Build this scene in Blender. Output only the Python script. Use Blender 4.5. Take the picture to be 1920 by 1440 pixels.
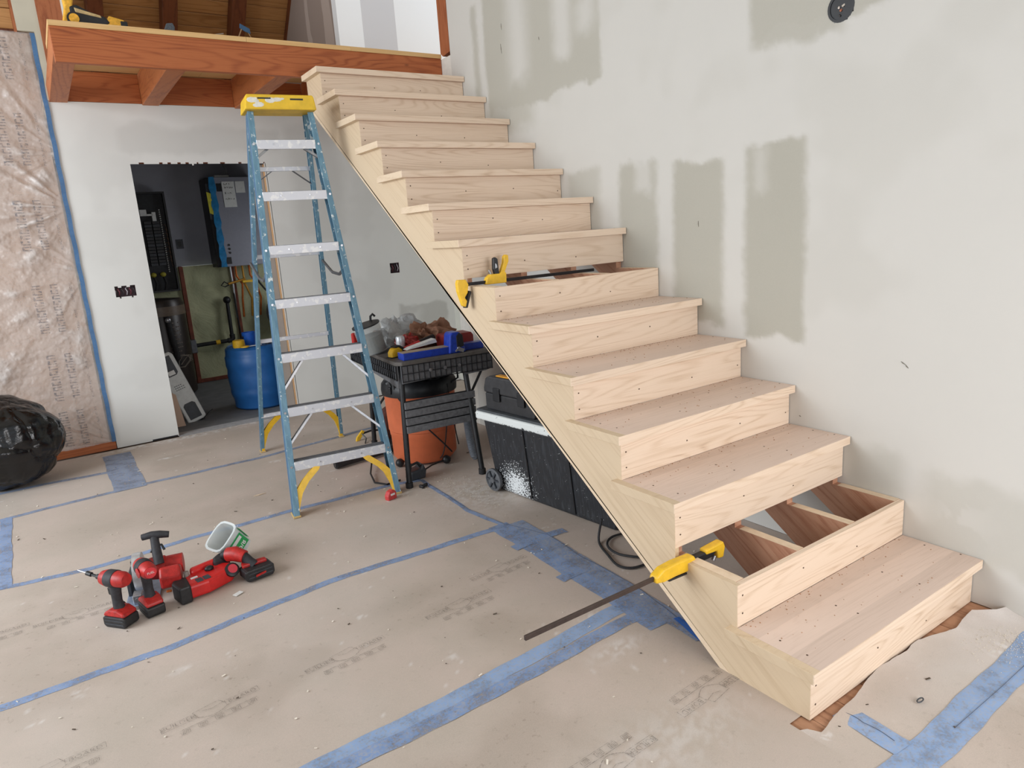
import bpy, bmesh, math, random
import numpy as np
from mathutils import Vector, Matrix, Euler
random.seed(7)
for o in list(bpy.data.objects): bpy.data.objects.remove(o)
SC = bpy.context.scene
COL = SC.collection
PI = math.pi

# ------------------------------------------------------------------ camera
CAM_POS = (-1.72964, -1.07914, 1.54630)
RC = ((0.824672, -0.561457, -0.068422), (-0.177372, -0.141845, -0.973868), (0.537080, 0.815258, -0.216562))
cam = bpy.data.cameras.new('camera'); co = bpy.data.objects.new('camera', cam); COL.objects.link(co)
m = Matrix(((RC[0][0], -RC[1][0], -RC[2][0], CAM_POS[0]),
            (RC[0][1], -RC[1][1], -RC[2][1], CAM_POS[1]),
            (RC[0][2], -RC[1][2], -RC[2][2], CAM_POS[2]), (0, 0, 0, 1)))
co.matrix_world = m
cam.sensor_fit = 'HORIZONTAL'; cam.sensor_width = 36; cam.lens = 36 * 1293.0 / 1920
cam.clip_start = 0.05
SC.camera = co
# ------------------------------------------------------------------ world and daylight
w = bpy.data.worlds.new('world'); SC.world = w; w.use_nodes = True
bg = w.node_tree.nodes['Background']; bg.inputs[0].default_value = (0.86, 0.93, 1.0, 1); bg.inputs[1].default_value = 0.76
SC.view_settings.view_transform = 'Standard'; SC.view_settings.look = 'None'
SC.view_settings.gamma = 1; SC.view_settings.use_curve_mapping = False
SC.view_settings.exposure = 0.0

def area(name, loc, target, sx, sy, power, col):
    l = bpy.data.lights.new(name, 'AREA'); l.shape = 'RECTANGLE'; l.size = sx; l.size_y = sy
    l.energy = power; l.color = col
    o = bpy.data.objects.new(name, l); COL.objects.link(o); o.location = loc
    d = Vector(target) - Vector(loc)
    o.rotation_euler = d.to_track_quat('-Z', 'Y').to_euler()
    return o
area('daylight_window_front', (0.25, -2.5, 1.35), (0.25, 0.4, 0.2), 2.2, 1.9, 72, (1.0, 0.985, 1.0))
area('daylight_window_left', (-5.2, 2.6, 2.3), (-0.2, 2.6, 0.0), 3.2, 2.2, 228, (0.91, 0.955, 1.0))
area('daylight_window_loft', (3.0, 3.2, 4.2), (1.4, 5.4, 3.5), 1.4, 1.4, 26, (0.93, 0.96, 1.0))

area('utility_fill_light', (1.22, 6.7, 1.3), (-0.3, 8.0, 0.5), 0.8, 0.9, 9, (0.95, 0.97, 1.0))  # added fill lamp, not a known window; brightens the dim utility room
# ------------------------------------------------------------------ node helpers
def srgb(r, g, b):
    f = lambda c: ((c / 255) / 12.92) if c / 255 <= 0.04045 else (((c / 255) + 0.055) / 1.055) ** 2.4
    return (f(r), f(g), f(b), 1)
class NT:
    def __init__(s, name):
        s.m = bpy.data.materials.new(name); s.m.use_nodes = True; s.t = s.m.node_tree
        s.b = s.t.nodes['Principled BSDF']; s.out = s.t.nodes['Material Output']
    def n(s, typ, **k):
        nd = s.t.nodes.new(typ)
        for a, v in k.items(): setattr(nd, a, v)
        return nd
    def l(s, a, b): s.t.links.new(a, b)
    def coord(s, rnd=True, rot=(0, 0, 0), scale=(1, 1, 1)):
        tc = s.n('ShaderNodeTexCoord'); mp = s.n('ShaderNodeMapping')
        mp.inputs['Rotation'].default_value = rot; 
        mp2 = s.n('ShaderNodeMapping'); mp2.inputs['Scale'].default_value = scale
        if rnd:
            oi = s.n('ShaderNodeObjectInfo'); ad = s.n('ShaderNodeVectorMath', operation='MULTIPLY_ADD')
            s.l(oi.outputs['Random'], ad.inputs[0]); ad.inputs[1].default_value = (37, 53, 71)
            s.l(tc.outputs['Object'], ad.inputs[2]); s.l(ad.outputs[0], mp.inputs[0])
        else: s.l(tc.outputs['Object'], mp.inputs[0])
        s.l(mp.outputs[0], mp2.inputs[0]); return mp2.outputs[0]
    def noise(s, vec, scale, detail=2, rough=0.5, dist=0):
        nd = s.n('ShaderNodeTexNoise'); nd.inputs['Scale'].default_value = scale
        nd.inputs['Detail'].default_value = detail; nd.inputs['Roughness'].default_value = rough
        nd.inputs['Distortion'].default_value = dist
        if vec is not None: s.l(vec, nd.inputs['Vector'])
        return nd.outputs['Fac']
    def math(s, op, a, b=None, c=None, clamp=False):
        nd = s.n('ShaderNodeMath', operation=op); nd.use_clamp = clamp
        for i, v in enumerate((a, b, c)):
            if v is None: continue
            if isinstance(v, (int, float)): nd.inputs[i].default_value = v
            else: s.l(v, nd.inputs[i])
        return nd.outputs[0]
    def ramp(s, fac, stops, interp='LINEAR'):
        nd = s.n('ShaderNodeValToRGB'); cr = nd.color_ramp; cr.interpolation = interp
        while len(cr.elements) < len(stops): cr.elements.new(0.5)
        for e, (p, c) in zip(cr.elements, stops):
            e.position = p; e.color = c if len(c) == 4 else (*c, 1)
        s.l(fac, nd.inputs[0]); return nd.outputs[0]
    def mix(s, fac, a, b, blend='MIX'):
        nd = s.n('ShaderNodeMix', data_type='RGBA', blend_type=blend)
        for i, v in ((0, fac), (6, a), (7, b)):
            if isinstance(v, (int, float)): nd.inputs[i].default_value = v
            elif isinstance(v, tuple): nd.inputs[i].default_value = v
            else: s.l(v, nd.inputs[i])
        return nd.outputs[2]
    def bump(s, h, strength=0.2, dist=0.01):
        nd = s.n('ShaderNodeBump'); nd.inputs['Strength'].default_value = strength
        nd.inputs['Distance'].default_value = dist; s.l(h, nd.inputs['Height'])
        s.l(nd.outputs[0], s.b.inputs['Normal'])
    def base(s, c):
        if isinstance(c, tuple): s.b.inputs['Base Color'].default_value = c
        else: s.l(c, s.b.inputs['Base Color'])
    def attr(s, name):
        nd = s.n('ShaderNodeAttribute'); nd.attribute_name = name; return nd.outputs['Fac']
def val(v): return (v, v, v, 1)
def mul(c, k): return (c[0] * k, c[1] * k, c[2] * k, 1)

def plain(name, col, rough=0.5, metal=0.0, wear=0.12, wscale=30, bump=0.0):
    t = NT(name); v = t.coord(rnd=True)
    f = t.noise(v, wscale, 4, 0.6)
    f2 = t.ramp(f, [(0.3, val(0)), (0.7, val(1))])
    t.base(t.mix(f2, mul(col, 1 - wear), mul(col, 1 + wear)))
    t.b.inputs['Roughness'].default_value = rough; t.b.inputs['Metallic'].default_value = metal
    if bump: t.bump(f, bump, 0.004)
    return t.m
def wood(name, light, mid, dark, rot=(0, 0, 0), rings=42, stretch=(0.55, 6.5, 6.5), rough=0.55, strip=0.0, knots=False, lo=0.35, vary=0.09):
    t = NT(name)
    v = t.coord(rot=rot, scale=stretch)
    n1 = t.noise(v, 1.0, 1.5, 0.45)
    n2a = t.noise(t.coord(rot=rot, scale=(stretch[0] * 3, stretch[1] * 5, stretch[2] * 5)), 1.0, 3, 0.6)
    s1 = t.math('SINE', t.math('MULTIPLY_ADD', n2a, 1.4, t.math('MULTIPLY', n1, rings * 3.4)))
    s1 = t.math('MULTIPLY_ADD', s1, 0.5, 0.5)
    s1 = t.math('MULTIPLY', t.math('POWER', s1, 3.0), t.math('MULTIPLY_ADD', n2a, 1.6, -0.1))
    v2 = t.coord(rot=rot, scale=(stretch[0] * 9, stretch[1] * 34, stretch[2] * 34))
    n2 = t.noise(v2, 1.0, 4, 0.7)
    v3 = t.coord(rot=rot, scale=(stretch[0] * 1.5, stretch[1] * 0.9, stretch[2] * 0.9))
    n3 = t.noise(v3, 1.0, 2, 0.5)
    g = t.math('ADD', t.math('MULTIPLY', s1, lo), t.math('MULTIPLY', t.math('SUBTRACT', n2, 0.5), 1.15))
    g = t.math('ADD', g, t.math('MULTIPLY', t.math('SUBTRACT', n3, 0.5), 0.6), clamp=True)
    col = t.ramp(g, [(0.0, light), (0.42, mid), (1.0, dark)])
    oi = t.n('ShaderNodeObjectInfo')
    k = t.math('MULTIPLY_ADD', oi.outputs['Random'], vary, 1 - vary / 2)
    if strip:
        v4 = t.coord(rot=rot, scale=(0.0, 1 / strip, 0.0)); fl = t.n('ShaderNodeVectorMath', operation='FLOOR'); t.l(v4, fl.inputs[0])
        wn = t.n('ShaderNodeTexWhiteNoise'); t.l(fl.outputs[0], wn.inputs['Vector'])
        k = t.math('MULTIPLY', k, t.math('MULTIPLY_ADD', wn.outputs['Value'], 0.13, 0.935))
    cc = t.n('ShaderNodeVectorMath', operation='SCALE'); t.l(col, cc.inputs[0]); t.l(k, cc.inputs['Scale'])
    colo = cc.outputs[0]
    if knots:
        v5 = t.coord(rot=rot, scale=(1.6, 3.4, 3.4)); vo = t.n('ShaderNodeTexVoronoi'); vo.inputs['Scale'].default_value = 1.0
        t.l(v5, vo.inputs['Vector'])
        kf = t.ramp(vo.outputs['Distance'], [(0.015, val(1)), (0.05, val(0))])
        colo = t.mix(kf, colo, mul(dark, 0.45))
    t.base(colo)
    t.b.inputs['Roughness'].default_value = rough
    t.bump(n2, 0.08, 0.002)
    return t.m

# ------------------------------------------------------------------ geometry helpers
class MB:
    def __init__(s): s.v = []; s.f = []; s.M = Matrix.Identity(4)
    def tf(s, M): s.M = M; return s
    def add(s, vs, fs):
        b = len(s.v); s.v += [tuple(s.M @ Vector(p)) for p in vs]; s.f += [tuple(b + i for i in f) for f in fs]; return s
    def box(s, x0, x1, y0, y1, z0, z1):
        return s.add([(x0, y0, z0), (x1, y0, z0), (x1, y1, z0), (x0, y1, z0), (x0, y0, z1), (x1, y0, z1), (x1, y1, z1), (x0, y1, z1)],
                     [(0, 3, 2, 1), (4, 5, 6, 7), (0, 1, 5, 4), (1, 2, 6, 5), (2, 3, 7, 6), (3, 0, 4, 7)])
    def cbox(s, c, d, R=None):
        hx, hy, hz = d[0] / 2, d[1] / 2, d[2] / 2; R = R or Matrix.Identity(3); c = Vector(c)
        vs = [c + R @ Vector(p) for p in [(-hx, -hy, -hz), (hx, -hy, -hz), (hx, hy, -hz), (-hx, hy, -hz), (-hx, -hy, hz), (hx, -hy, hz), (hx, hy, hz), (-hx, hy, hz)]]
        return s.add(vs, [(0, 3, 2, 1), (4, 5, 6, 7), (0, 1, 5, 4), (1, 2, 6, 5), (2, 3, 7, 6), (3, 0, 4, 7)])
    def prism(s, poly, axis, a, b):
        n = len(poly)
        def P(p, t):
            return {'x': (t, p[0], p[1]), 'y': (p[0], t, p[1]), 'z': (p[0], p[1], t)}[axis]
        vs = [P(p, a) for p in poly] + [P(p, b) for p in poly]
        fs = [tuple(range(n))[::-1], tuple(range(n, 2 * n))] + [(i, (i + 1) % n, n + (i + 1) % n, n + i) for i in range(n)]
        return s.add(vs, fs)
    def frame(s, d):
        d = Vector(d).normalized(); up = Vector((0, 0, 1)) if abs(d.z) < 0.95 else Vector((0, 1, 0))
        x = d.cross(up).normalized(); y = d.cross(x).normalized(); return x, y
    def cyl(s, p0, p1, r0, r1=None, n=14, cap=True):
        r1 = r0 if r1 is None else r1; p0 = Vector(p0); p1 = Vector(p1); x, y = s.frame(p1 - p0)
        vs = []
        for p, r in ((p0, r0), (p1, r1)):
            for i in range(n):
                a = 2 * PI * i / n; vs.append(p + x * math.cos(a) * r + y * math.sin(a) * r)
        fs = [(i, (i + 1) % n, n + (i + 1) % n, n + i) for i in range(n)]
        if cap: fs += [tuple(range(n))[::-1], tuple(range(n, 2 * n))]
        return s.add(vs, fs)
    def tube(s, pts, r, n=8, closed=False):
        pts = [Vector(p) for p in pts]; k = len(pts); vs = []; px = None
        for i, p in enumerate(pts):
            d = (pts[min(i + 1, k - 1)] - pts[max(i - 1, 0)])
            if d.length < 1e-9: d = Vector((0, 0, 1))
            d.normalize()
            if px is None: x, y = s.frame(d)
            else: x = (px - d * px.dot(d)).normalized(); y = d.cross(x)
            px = x; rr = r[i] if isinstance(r, (list, tuple)) else r
            for j in range(n):
                a = 2 * PI * j / n; vs.append(p + x * math.cos(a) * rr + y * math.sin(a) * rr)
        fs = [(i * n + j, i * n + (j + 1) % n, (i + 1) * n + (j + 1) % n, (i + 1) * n + j) for i in range(k - 1) for j in range(n)]
        fs += [tuple(range(n))[::-1], tuple(range((k - 1) * n, k * n))]
        return s.add(vs, fs)
    def lathe(s, prof, c=(0, 0, 0), d=(0, 0, 1), n=28, sx=1.0, sy=1.0):
        c = Vector(c); d = Vector(d).normalized(); x, y = s.frame(d); vs = []
        for (r, h) in prof:
            for j in range(n):
                a = 2 * PI * j / n; vs.append(c + d * h + x * math.cos(a) * r * sx + y * math.sin(a) * r * sy)
        k = len(prof)
        fs = [(i * n + j, i * n + (j + 1) % n, (i + 1) * n + (j + 1) % n, (i + 1) * n + j) for i in range(k - 1) for j in range(n)]
        if prof[0][0] > 1e-4: fs.append(tuple(range(n))[::-1])
        if prof[-1][0] > 1e-4: fs.append(tuple(range((k - 1) * n, k * n)))
        return s.add(vs, fs)
    def blob(s, c, r, n=12, amp=0.0, seed=0):
        rnd = random.Random(seed); c = Vector(c); vs = []; fs = []
        for i in range(n + 1):
            th = PI * i / n
            for j in range(2 * n):
                a = PI * j / n; k = 1 + amp * (rnd.random() - 0.5) * (0 if i in (0, n) else 1)
                vs.append(c + Vector((r[0] * math.sin(th) * math.cos(a), r[1] * math.sin(th) * math.sin(a), r[2] * math.cos(th))) * k)
        for i in range(n):
            for j in range(2 * n):
                fs.append((i * 2 * n + j, (i + 1) * 2 * n + j, (i + 1) * 2 * n + (j + 1) % (2 * n), i * 2 * n + (j + 1) % (2 * n)))
        return s.add(vs, fs)
    def build(s, name, mat, parent=None, bevel=0.0, smooth=False, loc=None, seg=2, solid=0):
        me = bpy.data.meshes.new(name); me.from_pydata(s.v, [], s.f); me.materials.append(mat)
        bm = bmesh.new(); bm.from_mesh(me); bmesh.ops.recalc_face_normals(bm, faces=bm.faces); bm.to_mesh(me); bm.free()
        if smooth:
            me.shade_smooth()
            try: me.set_sharp_from_angle(angle=math.radians(40))
            except Exception: pass
        o = bpy.data.objects.new(name, me); COL.objects.link(o)
        if parent: o.parent = parent
        if loc: o.location = loc
        if bevel:
            b = o.modifiers.new('bevel', 'BEVEL'); b.width = bevel; b.segments = seg; b.limit_method = 'ANGLE'; b.angle_limit = math.radians(35)
        if solid:
            b = o.modifiers.new('solid', 'SOLIDIFY'); b.thickness = solid; b.offset = 0
        return o
def tag(o, label, cat, group=None, kind=None):
    o['label'] = label; o['category'] = cat
    if group: o['group'] = group
    if kind: o['kind'] = kind
    return o
def thing(name, label, cat, loc=(0, 0, 0), rz=0.0, group=None, rot=None):
    o = bpy.data.objects.new(name, None); COL.objects.link(o); o.location = loc
    o.rotation_euler = rot if rot else (0, 0, rz); o.empty_display_size = 0.1
    return tag(o, label, cat, group)
def lab(o, label): o['label'] = label; return o
def text(body, size, M, mat, parent, name='printed_lettering', align='CENTER', extrude=0.0002, bold=0.0):
    cu = bpy.data.curves.new(name, 'FONT'); cu.body = body; cu.size = size; cu.align_x = align; cu.align_y = 'CENTER'
    cu.extrude = extrude; cu.offset = bold; cu.resolution_u = 2
    o = bpy.data.objects.new(name, cu); COL.objects.link(o); cu.materials.append(mat)
    dg = bpy.context.evaluated_depsgraph_get(); me = bpy.data.meshes.new_from_object(o.evaluated_get(dg))
    bpy.data.objects.remove(o); me.transform(M)
    o = bpy.data.objects.new(name, me); COL.objects.link(o); o.parent = parent
    return o
def Rz(a): return Matrix.Rotation(a, 4, 'Z')
def T(x, y, z): return Matrix.Translation((x, y, z))

# value noise in numpy, for stains and mud that have a shape of their own
def vnoise(x, y, sc, seed):
    rs = np.random.RandomState(seed); G = rs.rand(256, 256)
    u = x * sc + 1000; v = y * sc + 1000; i = np.floor(u).astype(int); j = np.floor(v).astype(int)
    fu = u - i; fv = v - j; fu = fu * fu * (3 - 2 * fu); fv = fv * fv * (3 - 2 * fv)
    g = lambda a, b: G[a % 256, b % 256]
    return (g(i, j) * (1 - fu) + g(i + 1, j) * fu) * (1 - fv) + (g(i, j + 1) * (1 - fu) + g(i + 1, j + 1) * fu) * fv
def fbm(x, y, sc, seed, o=4):
    r = 0; a = 0.5; t = 0
    for k in range(o): r = r + a * vnoise(x, y, sc * 2 ** k, seed + k); t += a; a *= 0.55
    return r / t
def sst(e0, e1, x): t = np.clip((x - e0) / (e1 - e0), 0, 1); return t * t * (3 - 2 * t)
def grid_mesh(us, vs, P, holes=None, flip=False):
    U, V = np.meshgrid(us, vs, indexing='ij'); pts = P(U, V).reshape(-1, 3)
    nu, nv = len(us), len(vs)
    I, J = np.meshgrid(np.arange(nu - 1), np.arange(nv - 1), indexing='ij')
    if holes is not None:
        uc = (us[:-1] + us[1:])[:, None] / 2 + 0 * (vs[:-1])[None]; vc = (vs[:-1] + vs[1:])[None] / 2 + 0 * us[:-1][:, None]
        keep = ~holes(uc, vc); I = I[keep]; J = J[keep]
    a = (I * nv + J).ravel(); f = np.stack([a, a + nv, a + nv + 1, a + 1], 1)
    if flip: f = f[:, ::-1]
    return U, V, pts, f
def mesh_np(name, pts, f, mat, attrs={}, parent=None, smooth=False):
    me = bpy.data.meshes.new(name); n = len(f)
    me.vertices.add(len(pts)); me.vertices.foreach_set('co', pts.astype(np.float32).ravel())
    me.loops.add(4 * n); me.loops.foreach_set('vertex_index', f.astype(np.int32).ravel())
    me.polygons.add(n); me.polygons.foreach_set('loop_start', np.arange(0, 4 * n, 4, dtype=np.int32))
    me.update(calc_edges=True); me.validate()
    for k, a in attrs.items():
        at = me.attributes.new(k, 'FLOAT', 'POINT'); at.data.foreach_set('value', np.ascontiguousarray(a, dtype=np.float32).ravel())
    me.materials.append(mat)
    if smooth: me.shade_smooth()
    o = bpy.data.objects.new(name, me); COL.objects.link(o)
    if parent: o.parent = parent
    return o

# ------------------------------------------------------------------ materials
OAK = wood('red_oak', srgb(233, 211, 188), srgb(220, 195, 169), srgb(170, 136, 108), rings=50, stretch=(0.5, 6.5, 6.5), lo=0.5)
OAK_TREAD = wood('red_oak_glued_treads', srgb(219, 197, 182), srgb(207, 184, 168), srgb(178, 149, 131), rings=44, stretch=(0.5, 5, 5), strip=0.12, lo=0.22, vary=0.05)
SLOPE = math.atan2(0.19, 0.27263)
OAK_SKIRT = wood('oak_stringer_face', srgb(214, 192, 162), srgb(203, 179, 148), srgb(166, 138, 106), rot=(0, 0, 0), rings=20, stretch=(5, 0.22, 9), lo=0.42, vary=0.0)
# grain of the stringer runs along the slope: rotate about X by the slope
for nd in OAK_SKIRT.node_tree.nodes:
    if nd.type == 'MAPPING' and tuple(round(c, 3) for c in nd.inputs['Scale'].default_value) == (1, 1, 1):
        nd.inputs['Rotation'].default_value = (-SLOPE, 0, 0)
LUMBER = wood('framing_lumber', srgb(196, 150, 122), srgb(176, 124, 96), srgb(122, 76, 56), rings=22, stretch=(5, 0.4, 7), lo=0.5)
for nd in LUMBER.node_tree.nodes:
    if nd.type == 'MAPPING' and tuple(round(c, 3) for c in nd.inputs['Scale'].default_value) == (1, 1, 1):
        nd.inputs['Rotation'].default_value = (-SLOPE, 0, 0)
PALE_EDGE = wood('sawn_edge', srgb(228, 206, 178), srgb(216, 192, 162), srgb(186, 156, 126), rings=20, stretch=(5, 1, 6))
FIR = wood('stained_fir_beam', srgb(174, 98, 52), srgb(154, 80, 38), srgb(98, 42, 18), rings=40, stretch=(0.7, 6.5, 6.5), lo=0.55, knots=True)
FIR_Y = wood('stained_fir_joist', srgb(184, 110, 62), srgb(162, 90, 48), srgb(110, 52, 26), rings=24, stretch=(6, 0.6, 6), lo=0.45)
FIR_Z = wood('stained_fir_post', srgb(168, 100, 62), srgb(146, 80, 46), srgb(100, 48, 26), rings=20, stretch=(7, 7, 0.6), lo=0.45)
RAFTER = wood('dark_rafter', srgb(112, 62, 36), srgb(92, 48, 28), srgb(60, 28, 16), rings=18, stretch=(7, 0.7, 0.7), lo=0.45)
BOARD = wood('pine_ceiling_boards', srgb(176, 128, 78), srgb(152, 104, 58), srgb(104, 62, 30), rings=26, stretch=(0.7, 6, 6), lo=0.45, knots=True, vary=0.3)
PLY = wood('plywood_edge', srgb(222, 184, 128), srgb(208, 166, 108), srgb(176, 130, 76), rings=10, stretch=(0.6, 6, 20), lo=0.3)
STUD = wood('pine_stud', srgb(210, 166, 120), srgb(190, 142, 98), srgb(140, 92, 56), rings=18, stretch=(7, 7, 0.6), lo=0.4)
FLOORWOOD = wood('brown_floorboards', srgb(178, 134, 104), srgb(150, 106, 78), srgb(96, 62, 42), rings=14, stretch=(7, 0.7, 3), lo=0.5)
PANEL = wood('tan_door_panel', srgb(200, 170, 148), srgb(188, 156, 132), srgb(156, 122, 98), rings=10, stretch=(7, 7, 0.7), lo=0.25)

def wall_mat(name, c0, c1):
    t = NT(name); a = t.attr('patch'); s2 = t.attr('scuff'); tc = t.coord(rnd=False)
    fine = t.noise(tc, 260, 2); mid = t.noise(tc, 3.0, 4)
    k = t.math('MULTIPLY_ADD', t.math('SUBTRACT', mid, 0.5), 0.05, 0)
    aa = t.math('ADD', a, t.math('MULTIPLY', t.math('MULTIPLY', t.math('SUBTRACT', fine, 0.5), 0.25), a), clamp=True)
    col = t.mix(aa, c0, c1)
    col = t.mix(s2, col, srgb(96, 92, 84))
    hs = t.n('ShaderNodeVectorMath', operation='SCALE'); t.l(col, hs.inputs[0]); t.l(t.math('ADD', k, 1.0), hs.inputs['Scale'])
    t.base(hs.outputs[0]); t.b.inputs['Roughness'].default_value = 0.75
    t.bump(t.math('ADD', t.math('MULTIPLY', fine, 0.4), t.math('MULTIPLY', a, -1.0)), 0.12, 0.002)
    return t.m
WALL = wall_mat('primed_drywall', srgb(207, 205, 199), srgb(177, 174, 162))
WALLB = wall_mat('primed_drywall_back', srgb(224, 224, 220), srgb(192, 191, 186))
GREYWALL = plain('bare_drywall', srgb(168, 164, 160), 0.8, wear=0.05, wscale=6)
DRYEDGE = plain('drywall_edge', srgb(225, 222, 214), 0.8, wear=0.06)
BLACK = plain('black_plastic', srgb(30, 31, 34), 0.45, wear=0.3)
BLACKR = plain('black_rubber', srgb(36, 36, 38), 0.7, wear=0.3)
DKGREY = plain('dark_grey_plastic', srgb(58, 62, 68), 0.5, wear=0.25)
YEL = plain('yellow_plastic', srgb(238, 190, 44), 0.42, wear=0.12)
RED = plain('red_tool_plastic', srgb(176, 34, 30), 0.42, wear=0.25, wscale=60)
STEEL = plain('bright_steel', srgb(178, 180, 184), 0.35, metal=0.9, wear=0.15)
GREYST = plain('dull_steel', srgb(120, 122, 126), 0.45, metal=0.7, wear=0.2)
WHITE = plain('white_plastic', srgb(226, 228, 226), 0.5, wear=0.06)
HOLE = plain('screw_hole_dark', srgb(84, 62, 46), 0.9, wear=0.2)

# ------------------------------------------------------------------ room shell
WX = 1.071
ys = np.concatenate([np.arange(-6, -1.2, 0.4), np.arange(-1.2, 3.69, 0.0115), [3.69]]); zs = np.concatenate([np.arange(0, 3.25, 0.0115), np.arange(3.3, 4.5, 0.2)])
def P_r(U, V):
    b = (fbm(U, V, 1.2, 5) - 0.5) * 0.004
    return np.stack([WX - 0.0005 + b * 0, U, V], -1)
HB = (0.624, 2.318, 0.050)
U, V, pts, f = grid_mesh(ys, zs, P_r, holes=lambda u, v: ((u - HB[0]) ** 2 + (v - HB[1]) ** 2) < (HB[2] + 0.004) ** 2)
wy = U + (fbm(U, V, 6, 11) - 0.5) * 0.035 + (fbm(U, V, 34, 12) - 0.5) * 0.022
wz = V + (fbm(U, V, 9, 21) - 0.5) * 0.10 + (fbm(U, V, 36, 22) - 0.5) * 0.03
def rect(y0, y1, z0, z1, s=0.02, top=None, sh=0.0):
    a = wy + (V - z0) * sh; sx_ = s * 1.9; s = s * 1.3
    return sst(y0 - sx_, y0 + sx_, a) * sst(-y1 - sx_, -y1 + sx_, -a) * sst(z0 - s, z0 + s, wz) * sst(-z1 - s, -z1 + s, -wz)
P = np.zeros_like(U)
mx = lambda a, b: np.maximum(a, b)
# upper group of unsanded compound beside the loft
P = mx(P, rect(2.04, 3.22, 2.34, 3.3, 0.012) * 0.85)
P = mx(P, rect(3.30, 3.37, 2.35, 3.08, 0.014) * 0.75)
P = P * (1 - rect(2.73, 2.93, 2.50, 3.3, 0.05) * 0.85) * (1 - rect(2.30, 2.45, 2.52, 3.3, 0.03) * 0.9) * (1 - rect(2.075, 2.24, 2.62, 2.80, 0.04) * 0.8)
P = mx(P, rect(2.70, 3.25, 2.20, 2.42, 0.05) * 0.7)
# four strips over the middle treads
P = mx(P, rect(2.09, 2.38, 1.35, 1.87, 0.02) * 0.62)
P = mx(P, rect(1.64, 1.93, 1.12, 1.84, 0.016) * 0.88)
P = P * (1 - rect(1.68, 1.80, 1.70, 1.9, 0.02) * 0.7)
P = mx(P, rect(1.20, 1.525, 1.02, 1.82, 0.016) * 0.95)
P = mx(P, rect(0.755, 1.07, 0.965, 1.86, 0.014) * 0.98)
P = P * (1 - rect(0.96, 1.03, 1.62, 1.85, 0.02) * 0.5)
# patch around the light box
P = mx(P, rect(0.33, 1.045, 2.29, 2.60, 0.012) * 0.85); P = mx(P, rect(0.62, 1.04, 2.235, 2.4, 0.02) * 0.8)
# low patches at the foot of the stair
P = mx(P, rect(0.29, 0.53, 0.34, 0.525, 0.03) * 0.45)
P = mx(P, rect(-0.32, 0.20, 0.16, 0.50, 0.03) * 0.42); P = P * (1 - rect(-0.02, 0.12, 0.26, 0.40, 0.06) * 0.7 * (fbm(U, V, 12, 91) > 0.45))
P = mx(P, sst(0.60, 0.74, fbm(U, V, 1.6, 33)) * 0.15)
S = np.zeros_like(U)
wr = mesh_np('wall_right', pts, f, WALL, {'patch': P, 'scuff': S})
wr['kind'] = 'structure'
SCUFF = plain('scuff_grey', srgb(120, 114, 104), 0.9, wear=.2)
for (a, b, c2, d2) in [(0.318, 0.926, 0.300, 0.915), (0.300, 0.915, 0.288, 0.902), (0.765, 0.618, 0.757, 0.614), (3.02, 2.76, 3.015, 2.70), (3.0, 2.88, 2.998, 2.84), (1.355, 1.53, 1.353, 1.50), (2.60, 2.70, 2.597, 2.68)]:
    MB().tube([(WX - 0.001, a, b), (WX - 0.001, (a + c2) / 2 + .001, (b + d2) / 2), (WX - 0.001, c2, d2)], [0.0012, 0.0024, 0.0010], 5).build('scuff_mark', SCUFF, wr)
MB().box(WX + 0.004, WX + 0.12, -6, 3.69, 0, 2.2).box(WX + 0.004, WX + 0.12, -6, 0.55, 2.2, 4.4).box(WX + 0.004, WX + 0.12, 0.70, 3.69, 2.2, 4.4).box(WX + 0.004, WX + 0.12, 0.55, 0.70, 2.4, 4.4)\
    .box(WX, WX + 0.12, 3.69, 3.88, 0, 2.845).build('drywall_core', DRYEDGE, wr)
# post at the loft end of the wall, flush in the drywall
o = MB().prism([(3.692, 2.872), (3.80, 2.86), (3.83, 2.885), (3.83, 4.4), (3.692, 4.4)], 'x', WX - 0.002, WX + 0.12).build('trim_1', FIR_Z); o['kind'] = 'structure'

# back wall with the utility doorway
YB = 5.40
DX0, DX1, DZ1 = -0.972, 0.095, 2.278
xs = np.concatenate([np.arange(-1.447, 1.87, 0.0125), [1.87]]); zs = np.concatenate([np.arange(0, 2.735, 0.0125), [2.735]])
def hole_b(u, v):
    j = 0.006 * np.sin(u * 90) + 0.004 * np.sin(u * 41)
    d = (u > DX0) & (u < DX1) & (v < DZ1 + j)
    h1 = (u > -1.253) & (u < -1.100) & (v > 1.236 + 0.006 * np.sin(u * 130)) & (v < 1.318 + 0.006 * np.sin(u * 100))
    h2 = (u > 1.178) & (u < 1.272) & (v > 1.212) & (v < 1.312)
    return d | h1 | h2
U, V, pts, f = grid_mesh(xs, zs, lambda u, v: np.stack([u, 0 * u + YB, v], -1), holes=hole_b)
wy = U + (fbm(U, V, 6, 41) - 0.5) * 0.10; wz = V + (fbm(U, V, 5, 42) - 0.5) * 0.12
P = rect(-1.06, 0.25, 2.36, 2.57, 0.03) * 0.42
P = mx(P, rect(-1.02, -0.93, 0.9, 2.25, 0.06) * 0.25 * sst(0.4, 0.6, fbm(U, V, 3, 55)))
P = mx(P, rect(0.30, 0.78, 1.60, 2.60, 0.04) * 0.45)
P = mx(P, rect(1.25, 1.80, 0.35, 0.88, 0.012) * 0.85); P = P * (1 - rect(1.36, 1.46, 0.30, 0.84, 0.03) * 0.5)
P = mx(P, rect(0.75, 1.2, 0.4, 0.72, 0.02) * 0.35)
P = mx(P, sst(0.58, 0.72, fbm(U, V, 1.8, 61)) * 0.18)
wb = mesh_np('wall_back', pts, f, WALLB, {'patch': P, 'scuff': P * 0}); wb['kind'] = 'structure'
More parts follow.
